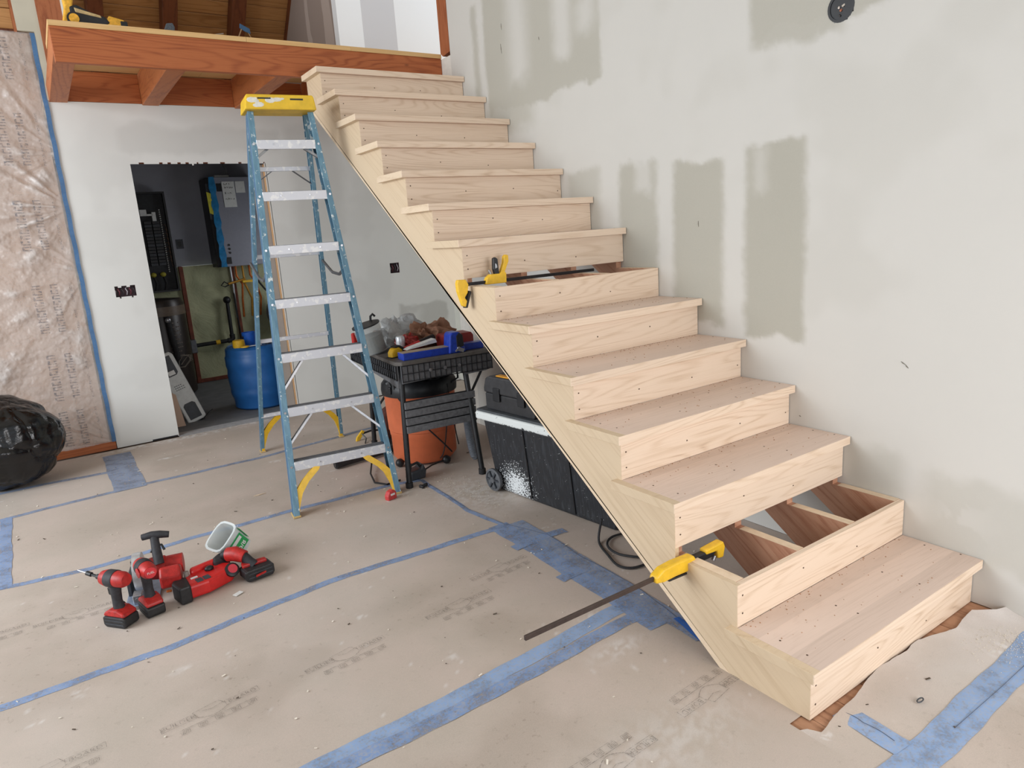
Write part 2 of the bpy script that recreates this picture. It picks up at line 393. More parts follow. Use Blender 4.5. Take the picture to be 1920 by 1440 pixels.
MB().box(-1.447, DX0, YB + 0.014, YB + 0.03, 0.0, 1.23).box(-1.447, -1.26, YB + 0.014, YB + 0.03, 1.2, 1.34).box(-1.09, DX0, YB + 0.014, YB + 0.03, 1.2, 1.34).box(-1.447, DX0, YB + 0.014, YB + 0.03, 1.33, 2.735)\
    .box(DX0, DX1, YB + 0.014, YB + 0.03, DZ1 + 0.012, 2.735).box(DX1, 1.87, YB + 0.02, YB + 0.03, 0, 1.2).box(DX1, 1.87, YB + 0.02, YB + 0.03, 1.33, 2.735).box(DX1, 1.17, YB + 0.02, YB + 0.03, 1.2, 1.33).box(1.28, 1.87, YB + 0.02, YB + 0.03, 1.2, 1.33).build('drywall_core', DRYEDGE, wb)
# framing of the doorway: studs as parts of the wall
MB().box(DX0 - 0.006, DX0, YB + 0.002, YB + 0.115, 0, DZ1).build('jamb_stud', STUD, wb)
MB().box(DX1, DX1 + 0.038, YB + 0.016, YB + 0.115, 0, DZ1).build('jamb_stud', STUD, wb)
MB().box(DX1 - 0.012, DX1, YB + 0.0, YB + 0.012, 0, DZ1).build('drywall_cut_edge', DRYEDGE, wb)
MB().box(DX0 - 0.02, DX1 + 0.04, YB + 0.016, YB + 0.115, DZ1 + 0.012, DZ1 + 0.14).build('door_header', FIR, wb)
MB().box(DX1 - 0.10, DX1 - 0.001, YB + 0.12, YB + 0.14, 0, DZ1).build('inner_drywall', GREYWALL, wb)
MB().box(-1.18, -0.98, YB - 0.003, YB + 0.004, 0.0, 0.012).build('bottom_gap', BLACK, wb)
# right side of the under-stair space
MB().box(1.87, 1.97, 3.88, YB + 0.03, 0, 2.84).build('wall_alcove', plain('alcove_drywall', srgb(206, 206, 196), 0.8, wear=0.04, wscale=3))['kind'] = 'structure'

# electrical boxes
def gang_box(name, label, x0, x1, z0, z1, y, wires):
    t = thing(name, label, 'electrical box', ((x0 + x1) / 2, y, (z0 + z1) / 2))
    hx, hz = (x1 - x0) / 2, (z1 - z0) / 2
    MB().box(-hx, hx, 0.03, 0.05, -hz, hz).box(-hx, -hx + 0.004, 0.003, 0.05, -hz, hz).box(hx - 0.004, hx, 0.003, 0.05, -hz, hz).box(-hx, hx, 0.003, 0.05, -hz, -hz + 0.004).box(-hx, hx, 0.003, 0.05, hz - 0.004, hz).build('box', plain('maroon_box', srgb(46, 20, 28), 0.6, wear=0.4), t)
    for i in range(wires):
        a = random.Random(i + wires)
        x = -hx + 0.012 + (2 * hx - 0.024) * i / max(1, wires - 1)
        MB().tube([(x, 0.028, -hz * 0.6), (x + 0.004, 0.008, a.uniform(-.01, .01)), (x - 0.006, 0.012, hz * 0.5), (x + 0.002, 0.028, hz * 0.7)], 0.0035, 6).build('wire', plain('wire_sheath', srgb(*[(196, 190, 196), (120, 60, 70), (60, 56, 60)][i % 3]), 0.5), t, smooth=True)
    return t
gang_box('switch_box', 'uncovered wide switch box with loose wires in white wall left of doorway', -1.258, -1.096, 1.232, 1.324, YB, 6)
gang_box('outlet_box', 'open square outlet box in grey wall below the stair', 1.172, 1.278, 1.205, 1.318, YB, 4)
t = thing('ceiling_light_box', 'round black electrical box with wires high on the right wall', 'electrical box', (WX, HB[0], HB[1]))
MB().lathe([(HB[2] + 0.006, -0.002), (HB[2] + 0.006, 0.002), (HB[2] - 0.004, 0.002), (HB[2] - 0.006, -0.045), (0.001, -0.046)], (0, 0, 0), (-1, 0, 0), 28).build('box', BLACK, t, smooth=True)
for i, (dy, dz) in enumerate([(-0.02, 0.015), (0.0, 0.0), (0.018, 0.012), (0.01, -0.018)]):
    MB().tube([(0.035, dy, dz + .01), (0.01, dy * 0.7, dz - 0.004), (-0.004, dy * 0.4, dz - 0.014)], 0.004, 7).build('wire', plain('wire_end', srgb(*[(220, 210, 196), (176, 110, 84), (210, 200, 190), (70, 70, 70)][i]), 0.5), t, smooth=True)

# ------------------------------------------------------------------ floor: brown boards under taped paper
fl = MB().box(-9, 2.2, -6, 9.5, -0.12, -0.0125).build('floor', plain('subfloor', srgb(110, 84, 64), 0.8)); fl['kind'] = 'structure'
for i in range(9):     # boards bared in front of the bottom step
    x0 = -0.12 + i * 0.135
    MB().box(x0 + 0.001, x0 + 0.134, -0.32, 0.045, -0.0125, -0.0035).build('floorboard', FLOORWOOD, fl, bevel=0.0008, seg=1)

tp = NT('floor_paper'); tc = tp.coord(rnd=False)
d = tp.attr('dirt'); du = tp.attr('dust')
nf = tp.noise(tc, 420, 2, 0.6); nm = tp.noise(tc, 2.4, 5, 0.6); ns = tp.noise(tc, 38, 3, 0.65)
base = tp.mix(tp.ramp(nm, [(0.35, val(0)), (0.65, val(1))]), srgb(194, 179, 168), srgb(185, 173, 161))
spk = tp.ramp(ns, [(0.60, val(0)), (0.72, val(1))])
base = tp.mix(tp.math('MULTIPLY', spk, tp.math('MULTIPLY_ADD', d, 0.5, 0.16)), base, srgb(132, 118, 104))
base = tp.mix(tp.math('MULTIPLY', d, 0.42), base, srgb(150, 136, 122))
base = tp.mix(du, base, srgb(224, 222, 220))
k = tp.math('MULTIPLY_ADD', nf, 0.36, 0.82)
sc_ = tp.n('ShaderNodeVectorMath', operation='SCALE'); tp.l(base, sc_.inputs[0]); tp.l(k, sc_.inputs['Scale'])
tp.base(sc_.outputs[0]); tp.b.inputs['Roughness'].default_value = 0.7
tp.bump(tp.math('ADD', nf, tp.math('MULTIPLY', nm, 3)), 0.15, 0.002)
PAPER = tp.m
EDGE = [(-0.06, -0.005), (-0.03, -0.055), (0.0, -0.050), (0.07, -0.040), (0.189, -0.031), (0.314, -0.007), (0.42, 0.0), (0.555, -0.012), (0.60, -0.004), (0.65, -0.006), (0.712, -0.022), (0.827, -0.055), (0.90, -0.042), (0.98, -0.042), (1.03, -0.105), (1.071, -0.12)]
ex = np.array([e[0] for e in EDGE]); ey = np.array([e[1] for e in EDGE])
def dirtfn(X, Y):
    d = sst(0.50, 0.74, fbm(X, Y, 2.2, 71, 5)) * 0.75
    for (cx, cy, rx, ry, k) in [(-0.62, 1.50, 0.35, 0.10, .8), (-0.5, 1.36, 0.3, 0.08, .8), (-1.05, 3.3, 0.5, 0.14, .7), (-1.6, 3.5, 0.5, 0.2, .55), (-1.2, 2.45, 0.3, 0.05, .6), (-0.25, 2.2, 0.4, 0.15, .5), (0.3, 0.45, 0.25, 0.3, .9), (0.4, 1.3, 0.2, 0.7, .45), (-1.0, 5.0, 0.7, 0.12, .5)]:
        q = ((X - cx) / rx) ** 2 + ((Y - cy) / ry) ** 2
        d = mx(d, np.exp(-q) * k * (0.4 + fbm(X, Y, 14, 81)))
    dust = sst(0.90, 0.95, vnoise(X, Y, 26, 90)) * 0.45 * (fbm(X, Y, 70, 92) > 0.52) * (vnoise(X, Y, 2.3, 97) > 0.5) + sst(0.55, 0.8, fbm(X, Y, 0.9, 93)) * 0.12
    for (cx, cy, rx, ry, k) in [(0.82, -0.2, 0.10, 0.05, .9), (-0.12, 0.88, 0.07, 0.03, .8), (-0.2, 0.66, 0.1, 0.04, .7), (-1.0, 5.3, 0.7, 0.06, .85), (-0.3, 5.35, 0.6, 0.08, .8), (-1.15, 4.75, .08, .02, .8), (-0.55, 4.0, .05, .02, .8), (-0.3, 2.95, .05, .03, .7), (0.25, 2.4, 0.25, 0.3, .4), (0.9, -0.3, 0.3, 0.2, .45), (-1.88, 1.72, .02, .03, .9), (-1.55, 1.62, .05, .02, .5), (-0.4, 0.2, 0.3, 0.12, .3)]:
        q = ((X - cx) / rx) ** 2 + ((Y - cy) / ry) ** 2
        dust = mx(dust, np.exp(-q) * k * sst(0.38, 0.6, fbm(X, Y, 45, 95)))
    dust = mx(dust, np.exp(-((X - 0.85) / 0.55) ** 2 - ((Y + 0.12) / 0.16) ** 2) * (0.45 + 0.25 * fbm(X, Y, 14, 99)))
    return d, np.clip(dust, 0, 1)
def paper_piece(name, us, vparam, yfun, hole=None):
    # v in 0..1 mapped between two y curves, so that torn edges are real edges
    def PP(U, V):
        y0, y1 = yfun(U); Y = y0 + (y1 - y0) * V
        d_edge = np.clip((np.interp(U, ex, ey) - Y), 0, 9)
        lift = np.where((U > -0.05) & (Y < 0.02), np.exp(-d_edge / 0.035) * (0.003 + 0.012 * fbm(U, Y, 9, 3)), 0)
        lift = lift + np.where((U > 0.9) & (Y < 0.02), np.exp(-d_edge / 0.09) * sst(0.9, 1.07, U) * 0.02, 0)
        Z = (fbm(U, Y, 2.3, 17) - 0.5) * 0.004 - 0.001 + lift
        return np.stack([U, Y, Z], -1)
    U, V, pts, f = grid_mesh(us, vparam, PP)
    d_, du_ = dirtfn(pts[:, 0], pts[:, 1])
    pts[:, 2] = np.maximum(pts[:, 2], -0.0030)
    return pts, f, d_, du_
def nonuni(a, b, fine): return np.linspace(a, b, int((b - a) / fine) + 1)
pieces = []
usA = nonuni(-2.7, -0.06, 0.014); vA = np.linspace(0, 1, 460)
pieces.append(paper_piece('a', usA, vA, lambda U: (-1.0 + 0 * U, 5.36 + 0 * U)))
usB = nonuni(-0.06, WX - 0.001, 0.010); 
pieces.append(paper_piece('b', usB, np.linspace(0, 1, 100) ** 0.8, lambda U: (-1.0 + 0 * U, np.interp(U, ex, ey) + 0.012 * (fbm(U, U * 0.3, 9, 6) - 0.5))))
pieces.append(paper_piece('c', usB, np.linspace(0, 1, 360), lambda U: (0.03 + 0 * U, 3.9 + 0 * U)))
pieces.append(paper_piece('d', nonuni(-0.06, 1.86, 0.02), np.linspace(0, 1, 90), lambda U: (3.9 + 0 * U, 5.36 + 0 * U)))
pieces.append(paper_piece('e', nonuni(-6.0, -2.7, 0.1), np.linspace(0, 1, 90), lambda U: (-3.5 + 0 * U, 5.36 + 0 * U)))
pieces.append(paper_piece('f', nonuni(-2.7, WX - 0.001, 0.1), np.linspace(0, 1, 30), lambda U: (-3.5 + 0 * U, -1.0 + 0 * U)))
off = 0; PT = []; FF = []; DD = []; DU = []
for (p_, f_, d_, du_) in pieces:
    PT.append(p_); FF.append(f_ + off); off += len(p_); DD.append(d_); DU.append(du_)
paper = mesh_np('floor_paper', np.concatenate(PT), np.concatenate(FF), PAPER, {'dirt': np.concatenate(DD), 'dust': np.concatenate(DU)}, parent=fl, smooth=True)
lab(paper, 'brown builders paper taped over the floor, torn along the bottom step')

# blue tape
def tape_mat(name, c, wear, dusty):
    t = NT(name); v = t.coord(rnd=False); n1 = t.noise(v, 9, 5, 0.65); n2 = t.noise(v, 90, 3, 0.7)
    col = t.mix(t.ramp(n1, [(0.35, val(0)), (0.7, val(1))]), c, mul(c, 0.8))
    col = t.mix(t.math('MULTIPLY', t.ramp(n2, [(0.42, val(0)), (0.62, val(1))]), dusty), col, srgb(176, 170, 164))
    t.base(col); t.b.inputs['Roughness'].default_value = 0.65
    a = t.ramp(t.math('ADD', t.math('MULTIPLY', n1, 0.6), t.math('MULTIPLY', n2, 0.4)), [(0.5 - 0.0, val(1)), (0.66, val(1 - wear))])
    t.l(a, t.b.inputs['Alpha']); return t.m
# tapes, from clean to trodden
TAPE = tape_mat('blue_masking_tape', srgb(126, 153, 196), 0.8, 0.5)
TAPEB = tape_mat('blue_masking_tape_clean', srgb(142, 170, 210), 0.45, 0.4)
TAPEG = tape_mat('blue_masking_tape_dirty', srgb(126, 146, 180), 0.9, 0.65)
TAPEV = tape_mat('blue_masking_tape_bright', srgb(44, 104, 190), 0.0, 0.05)
def zfloor(x, y): return float((fbm(np.array([x]), np.array([y]), 2.3, 17)[0] - 0.5) * 0.004 - 0.001)
def strip(pts, w, mat, dz=0.0010, parent=fl, wob=0.003, seed=0, step=0.03):
    pl = []
    for (a, b) in zip(pts[:-1], pts[1:]):
        n = max(1, int(math.dist(a, b) / step))
        for i in range(n): pl.append((a[0] + (b[0] - a[0]) * i / n, a[1] + (b[1] - a[1]) * i / n))
    pl.append(pts[-1]); rnd = random.Random(seed); vs = []; fs = []
    for i, p in enumerate(pl):
        q0 = pl[max(0, i - 1)]; q1 = pl[min(len(pl) - 1, i + 1)]; dx, dy = q1[0] - q0[0], q1[1] - q0[1]; L = math.hypot(dx, dy); nx, ny = -dy / L, dx / L
        k = wob * math.sin(i * 0.35 + seed) + wob * 0.5 * math.sin(i * 1.1)
        for c in (-0.5, 0, 0.5):
            x = p[0] + nx * (w * c + k); y = p[1] + ny * (w * c + k)
            vs.append((x, y, max(zfloor(x, y), -0.003) + dz + (0.0006 if c == 0 else 0)))
    for i in range(len(pl) - 1):
        for c in (0, 1): a = i * 3 + c; fs.append((a, a + 1, a + 4, a + 3))
    m_ = MB(); m_.v = vs; m_.f = fs
    return m_.build('tape_strip', mat, parent, smooth=True)
strip([(-2.9, 1.80), (-1.59, 1.818), (-0.86, 1.915), (-0.3, 1.885), (0.10, 1.865)], 0.047, TAPE, seed=1)
strip([(-2.9, 2.99), (-2.16, 2.97), (-1.78, 2.895), (-1.3, 2.935), (-0.7, 2.93), (-0.11, 2.90), (0.09, 2.84)], 0.045, TAPE, seed=2)
strip([(-2.9, 4.10), (-2.2, 4.12), (-1.4, 4.185), (-0.6, 4.18), (0.39, 4.31), (1.0, 4.36)], 0.05, TAPEG, seed=3)
strip([(-2.9, 4.76), (-1.9, 4.745), (-1.5, 4.69)], 0.055, TAPEG, seed=4)
strip([(-1.47, 5.2), (-1.475, 4.7), (-1.47, 4.14)], 0.20, TAPEG, dz=0.0018, seed=5)
strip([(-2.175, 4.13), (-2.145, 2.95)], 0.062, TAPE, dz=0.0018, seed=6)
strip([(-2.9, 0.79), (-1.2, 0.795), (-0.74, 0.805), (0.03, 0.862)], 0.072, TAPEB, seed=7)
strip([(-2.9, 0.745), (-1.2, 0.748), (-0.74, 0.742), (0.06, 0.778)], 0.062, TAPE, dz=0.0020, seed=8)
strip([(0.09, 2.84), (0.062, 2.18), (0.10, 1.86)], 0.03, TAPE, seed=9)
strip([(0.075, 1.90), (0.07, 1.5), (0.055, 1.0), (0.04, 0.66)], 0.115, TAPE, dz=0.0014, seed=10)
strip([(0.17, 1.86), (0.15, 1.4), (0.13, 1.0), (0.10, 0.50)], 0.09, TAPEG, dz=0.0024, seed=11)
strip([(-0.02, 1.605), (0.16, 1.612), (0.30, 1.60)], 0.06, TAPE, dz=0.0030, seed=12)
strip([(-0.04, 1.205), (0.10, 1.212)], 0.06, TAPE, dz=0.0030, seed=13)
strip([(0.115, 0.66), (0.065, 0.42), (0.06, 0.30)], 0.028, TAPEV, dz=0.004, seed=14)
strip([(-0.45, -0.30), (0.3, -0.292), (0.75, -0.285), (1.05, -0.275)], 0.075, TAPEB, seed=15)
strip([(-0.45, -0.255), (0.3, -0.255), (0.75, -0.245), (1.05, -0.235)], 0.055, TAPEB, dz=0.002, seed=16)
strip([(0.113, -0.035), (0.108, -0.12), (0.10, -0.235)], 0.085, TAPEB, dz=0.0026, seed=17)
# creased seam lines in the paper
SEAM = plain('paper_seam', srgb(78, 88, 108), 0.8)
for pth in [[(0.09, 2.83), (0.068, 2.2), (0.11, 1.87), (0.2, 1.62), (0.17, 1.3), (0.175, 1.0), (0.14, 0.75), (0.06, 0.44)], [(0.11, -0.05), (0.112, -0.12), (0.108, -0.22)], [(0.30, -0.285), (0.6, -0.29), (0.95, -0.29)]]:
    p3 = []
    for a, b in zip(pth[:-1], pth[1:]):
        for i in range(6): x = a[0] + (b[0] - a[0]) * i / 6; y = a[1] + (b[1] - a[1]) * i / 6; p3.append((x + 0.004 * math.sin(7 * i), y, zfloor(x, y) + 0.0042))
    MB().tube(p3, 0.0008, 5).build('paper_crease', SEAM, fl)

# printed marks on the paper: a slogan, a drawing of boards and a row of small signs
ti = NT('faded_ink'); v = ti.coord(rnd=False); nn = ti.noise(v, 120, 3, 0.7); ti.base(srgb(92, 84, 76)); ti.b.inputs['Roughness'].default_value = 0.8
ti.l(ti.ramp(nn, [(0.36, val(0.05)), (0.6, val(0.55))]), ti.b.inputs['Alpha']); INK = ti.m
def print_mark(cx, cy, ang, flip=False, sc=1.0):
    z = zfloor(cx, cy) + 0.0032
    M0 = T(cx, cy, z) @ Rz(ang) @ Matrix.Scale(sc, 4)
    me = MB().tf(M0)
    def ln(x0, y0, x1, y1, w=0.0022):
        d = Vector((x1 - x0, y1 - y0)); n = Vector((-d.y, d.x)).normalized() * w / 2
        me.add([(x0 - n.x, y0 - n.y, 0), (x1 - n.x, y1 - n.y, 0), (x1 + n.x, y1 + n.y, 0), (x0 + n.x, y0 + n.y, 0)], [(0, 1, 2, 3)])
    def bx(x0, y0, x1, y1, w=0.0018):
        ln(x0, y0, x1, y0, w); ln(x1, y0, x1, y1, w); ln(x1, y1, x0, y1, w); ln(x0, y1, x0, y0, w)
    bx(-0.165, 0.012, -0.055, 0.042); bx(0.045, 0.012, 0.16, 0.042)
    arc = [(-0.05 + 0.1 * i / 10, 0.012 - 0.022 * math.sin(PI * i / 10)) for i in range(11)]
    for a, b in zip(arc[:-1], arc[1:]): ln(*a, *b, 0.003)
    ln(-0.05, 0.012, -0.06, 0.05); ln(-0.06, 0.05, 0.03, 0.06); ln(0.03, 0.06, 0.045, 0.03); ln(-0.03, 0.04, 0.0, 0.03); ln(0, 0.03, 0.04, 0.04)
    ln(-0.115, -0.018, 0.14, -0.018, 0.003); ln(-0.06, -0.048, 0.12, -0.048, 0.0015)
    for i in range(5):
        x = -0.115 + i * 0.055; bx(x, -0.043, x + 0.028, -0.024, 0.002)
        for q in range(4): ln(x + 0.004 + q * 0.005, -0.041, x + 0.008 + q * 0.005, -0.026, 0.0022)
    me.build('printed_drawing', INK, fl)
    text('BUILDER', 0.029, M0 @ T(-0.11, 0.027, 0), INK, fl, extrude=0)
    text('BOARD', 0.029, M0 @ T(0.103, 0.027, 0), INK, fl, extrude=0)
for a in [(-1.01, 1.27, 0.08), (-1.50, 1.27, 0.08), (-1.98, 1.30, 0.06), (-0.49, 1.30, 0.06), (-2.2, 2.42, 0.02), (-1.86, 2.38, 0.02)]: print_mark(*a)
print_mark(-0.13, 0.30, PI + 0.05); print_mark(-0.59, 0.27, PI + 0.03); print_mark(-0.18, 1.46, 0.1)

# loose chips and sawdust
rnd = random.Random(5); mbc = MB(); mbd = MB()
for i in range(420):
    x = rnd.uniform(-2.6, 0.95); y = rnd.uniform(-0.7, 5.2)
    if -0.05 < x and -0.02 < y < 0.5: continue
    s = rnd.uniform(0.0015, 0.006) * (1.6 if rnd.random() < 0.1 else 1); R = Euler((rnd.uniform(-.3, .3), rnd.uniform(-.3, .3), rnd.uniform(0, 6.3))).to_matrix()
    (mbc if rnd.random() < 0.72 else mbd).cbox((x, y, zfloor(x, y) + 0.0035), (s * rnd.uniform(1, 3), s, 0.0015), R)
for i in range(260):
    a, b = rnd.gauss(0.86, 0.08), rnd.gauss(-0.2, 0.05)
    if a > 1.05: continue
    mbc.cbox((a, b, zfloor(a, b) + 0.003), (0.002, 0.002, 0.0015))
for i in range(200):
    a, b = rnd.gauss(0.22, 0.09), rnd.gauss(2.45, 0.2)
    mbc.cbox((a, b, zfloor(a, b) + 0.004), (0.003, 0.002, 0.002))
o = mbc.build('debris_chips', plain('drywall_crumbs', srgb(226, 218, 204), 0.9, wear=0.15)); tag(o, 'pale sawdust and plaster crumbs scattered over the papered floor', 'debris', kind='stuff')
o = mbd.build('debris_specks', plain('dark_crumbs', srgb(84, 72, 60), 0.9, wear=0.2)); tag(o, 'dark specks of dirt scattered over the papered floor', 'debris', kind='stuff')
# flat loose scraps near the bottom step
o = MB().tube([(0.335 + 0.016 * math.cos(a), -0.165 + 0.006 * math.sin(a), 0.0075) for a in [i * 0.63 for i in range(11)]], 0.0022, 6).build('wire_ring', DKGREY, smooth=True, loc=None); tag(o, 'flattened grey wire loop on blue tape by the bottom step', 'scrap')
o = MB().prism([(-0.30, 0.0), (-0.27, 0.008), (-0.22, 0.004), (-0.27, -0.004)], 'z', 0.001, 0.004).tf(Matrix.Identity(4)).build('wood_splinter', PALE_EDGE, loc=(-0.55, 3.35, 0)); tag(o, 'long pale wood splinter lying on the floor paper', 'scrap')

# ------------------------------------------------------------------ staircase
RR, TT, NN, OV, TH, SW = 0.19, 0.272625, 0.030, 0.034, 0.0352, WX - 0.004
st = thing('staircase', 'unfinished oak staircase of fourteen risers against the right wall', 'staircase', (0, 0, 0))
SKX = 0.038
poly = [(0.0008, 0.0)]
for k in range(14):
    top = (k + 1) * RR - TH
    poly += [(k * TT + 0.0008, top), ((k + 1) * TT + 0.0008, top)]
poly[-1] = (3.815, poly[-1][1])
low = lambda y: 0.697 * (y - 0.305)
poly += [(3.815, low(3.815)), (0.305, 0.0)]
# remove step levels collapse
sk = MB().prism(poly, 'x', -0.0012, 0.018).build('skirt_board', OAK_SKIRT, st)
lab(sk, 'clear-grained oak face board of the stringer')
poly2 = [(p[0] + (0.0202 if i_ < len(poly) - 3 else 0), p[1]) for i_, p in enumerate(poly[:-2])] + [(3.815, low(3.815) + 0.03), (0.345, low(0.345) + 0.03), (0.33, 0.0)]
for i, x in enumerate((0.0185, 0.358, 0.694, 1.029)):
    MB().prism(poly2, 'x', x, x + 0.038).build('stringer', LUMBER, st)
MB().prism([(0.304, 0.0), (0.345, 0.0), (3.815, low(3.815) + 0.028), (3.815, low(3.815) - 0.0005)], 'x', -0.0022, 0.024).build('edge_band', PALE_EDGE, st)
for k in (1, 6):       # sawn tops of the stringers where a tread is missing
    for x in (0.0185, 0.358, 0.694, 1.029):
        MB().box(x, x + 0.038, k * TT + 0.021, (k + 1) * TT, (k + 1) * RR - TH, (k + 1) * RR - TH + 0.0012).build('stringer_top', PALE_EDGE, st)
for k in range(14):
    z0 = k * RR; z1 = (k + 1) * RR - TH; y = k * TT
    r = MB().box(0.0, SW, y, y + 0.0205, z0, z1 - 0.0004).build('riser', OAK, st, bevel=0.0007, seg=1)
    h = MB(); rn = random.Random(k)
    for (x, zz) in [(0.026, 0.045), (0.026, 0.112), (0.375 + rn.uniform(-.01, .01), 0.078 + rn.uniform(-.02, .02)), (0.713 + rn.uniform(-.01, .01), 0.07 + rn.uniform(-.02, .02))] + ([(1.04, 0.06)] if k in (3, 4, 9) else []):
        h.cyl((x, y - 0.0006, z0 + zz + rn.uniform(-.006, .006)), (x, y + 0.004, z0 + zz), 0.0036, n=8)
    h.build('screw_holes', HOLE, r)
for k in range(14):
    if k in (1, 6): continue
    z1 = (k + 1) * RR; z0 = z1 - TH; y0 = k * TT - NN; y1 = (k + 1) * TT - 0.0005 if k < 13 else 3.815
    tr = MB().box(-0.0 if k != 99 else 0, SW, y0, y1, z0, z1).build('tread', OAK_TREAD, st, bevel=0.0012, seg=1)
    no = MB().prism([(-OV, y0 + 0.0), (-0.0003, y0 + 0.0), (-0.0003, min(y1 + 0.028, 3.815)), (-OV, min(y1 + 0.028, 3.815))], 'z', z0, z1).build('return_nosing', OAK_SKIRT if k < 8 else PALE_EDGE, tr, bevel=0.0008, seg=1)
    MB().box(-OV - 0.0005, SW, y0 - 0.0012, y0 + 0.003, z0 + 0.0002, z1 - 0.0003).build('nosing_strip', OAK, tr, bevel=0.0006, seg=1)
    if k < 9:
        h = MB(); rn = random.Random(50 + k)
        for x in (0.04, 0.375, 0.713, 1.043):
            for yy in (0.05, 0.15):
                xx = x + rn.uniform(-.012, .012); yv = y0 + 0.03 + yy + rn.uniform(-.02, .02); h.cyl((xx, yv, z1 + 0.0005), (xx, yv, z1 - 0.003), 0.0036, n=8)
        h.build('screw_holes', HOLE, tr)
# sawdust on treads
rnd = random.Random(9); s1 = MB(); 
for k in (0, 2, 3, 4, 5):
    for i in range(90):
        x = rnd.uniform(0.02, 1.05); y = k * TT + rnd.uniform(0.0, 0.24) ** 1.0
        if rnd.random() < 0.6: y = (k + 1) * TT - abs(rnd.gauss(0, 0.02)) - 0.003
        y = min(y, (k + 1) * TT - 0.003); s = rnd.uniform(0.001, 0.003)
        s1.cbox((x, y, (k + 1) * RR + s * .4), (s * 1.6, s, s * .8), Euler((0, 0, rnd.uniform(0, 3))).to_matrix())
o = s1.build('sawdust_on_treads', plain('sawdust', srgb(170, 130, 100), 0.95, wear=0.2)); tag(o, 'crumbs of sawdust lying on the lower stair treads', 'sawdust', kind='stuff')
# off-cut seen in the upper gap
o = MB().box(0.045, 0.30, 1.70, 1.80, 1.18, 1.20).build('white_offcut', WHITE, st); lab(o, 'pale scrap panel lying inside the open upper step')

# ------------------------------------------------------------------ bar clamps
def clamp(name, label, loc, rz, L0, L1, lever_up, barmat, rx=0.0):
    # bar along local x from L0 to L1; fixed jaw at x=0, sliding body from 0.10 on
    t = thing(name, label, 'clamp', loc, rot=(rx, 0, rz))
    MB().box(L0, L1, -0.005, 0.005, -0.008, 0.008).build('bar', barmat, t, bevel=0.0012, seg=1)
    return t
BAR = plain('black_steel_bar', srgb(34, 33, 36), 0.4, metal=0.4, wear=0.3)
BARB = plain('brown_steel_bar', srgb(74, 62, 58), 0.45, metal=0.4, wear=0.2)
c1 = clamp('bar_clamp', 'yellow and black bar clamp lying across the open upper step', (0.0, 1.845, 1.307), 0, -0.055, 0.785, True, BAR)
MB().prism([(-0.078, 0.026), (-0.035, 0.024), (-0.022, 0.0), (-0.030, -0.04), (-0.048, -0.062), (-0.034, -0.082), (-0.045, -0.108), (-0.062, -0.100), (-0.082, -0.03), (-0.084, 0.01)], 'y', -0.013, 0.013).build('fixed_jaw', YEL, c1, bevel=0.004)
MB().prism([(-0.022, -0.03), (-0.010, -0.035), (-0.038, -0.112), (-0.05, -0.112)], 'y', -0.016, 0.016).build('jaw_pad', BLACKR, c1, bevel=0.003)
MB().prism([(0.075, -0.008), (0.088, 0.022), (0.11, 0.036), (0.16, 0.036), (0.185, 0.05), (0.200, 0.035), (0.198, -0.012), (0.08, -0.012)], 'y', -0.016, 0.016).build('handle_body', YEL, c1, bevel=0.005)
MB().prism([(0.166, 0.034), (0.190, 0.085), (0.196, 0.118), (0.206, 0.126), (0.222, 0.122), (0.222, 0.092), (0.205, 0.06), (0.192, 0.034)], 'y', -0.011, 0.011).build('handle_grip', YEL, c1, bevel=0.004)
MB().prism([(0.138, 0.03), (0.130, 0.06), (0.133, 0.112), (0.145, 0.118), (0.158, 0.108), (0.160, 0.06), (0.162, 0.032)], 'y', -0.010, 0.010).build('trigger', BLACK, c1, bevel=0.003)
MB().prism([(0.140, 0.062), (0.142, 0.088), (0.150, 0.080), (0.152, 0.066)], 'y', -0.0112, 0.0112).build('trigger_plate', STEEL, c1, bevel=0.001)
MB().cyl((0.118, 0, 0.03), (0.108, 0, 0.052), 0.007, n=10).cyl((0.108, 0, 0.052), (0.106, 0, 0.058), 0.004, n=8).build('release_button', STEEL, c1, smooth=True)
c2 = clamp('bar_clamp', 'yellow bar clamp with long bar sticking out over the floor', (0.0, 0.505, 0.332), 0.0, -0.705, 0.20, False, BARB, rx=0.0)
MB().prism([(-0.16, -0.012), (-0.155, 0.012), (-0.12, 0.030), (-0.06, 0.034), (0.035, 0.030), (0.045, 0.012), (0.035, -0.022), (-0.06, -0.018), (-0.12, -0.020)], 'y', -0.019, 0.019).build('handle_body', YEL, c2, bevel=0.007)
MB().prism([(-0.10, -0.020), (0.02, -0.026), (0.03, -0.034), (-0.09, -0.030)], 'y', -0.014, 0.014).build('trigger', BLACK, c2, bevel=0.003)
MB().box(0.04, 0.15, -0.013, 0.013, -0.012, 0.018).build('bar_sleeve', BLACK, c2, bevel=0.004)
MB().prism([(0.10, 0.028), (0.195, 0.034), (0.205, 0.01), (0.195, -0.03), (0.165, -0.026), (0.16, 0.006), (0.10, 0.010)], 'y', -0.017, 0.017).build('fixed_jaw', YEL, c2, bevel=0.005)
MB().cyl((0.155, 0.0, -0.035), (0.165, 0, -0.02), 0.008, n=10).build('jaw_screw', STEEL, c2, smooth=True)

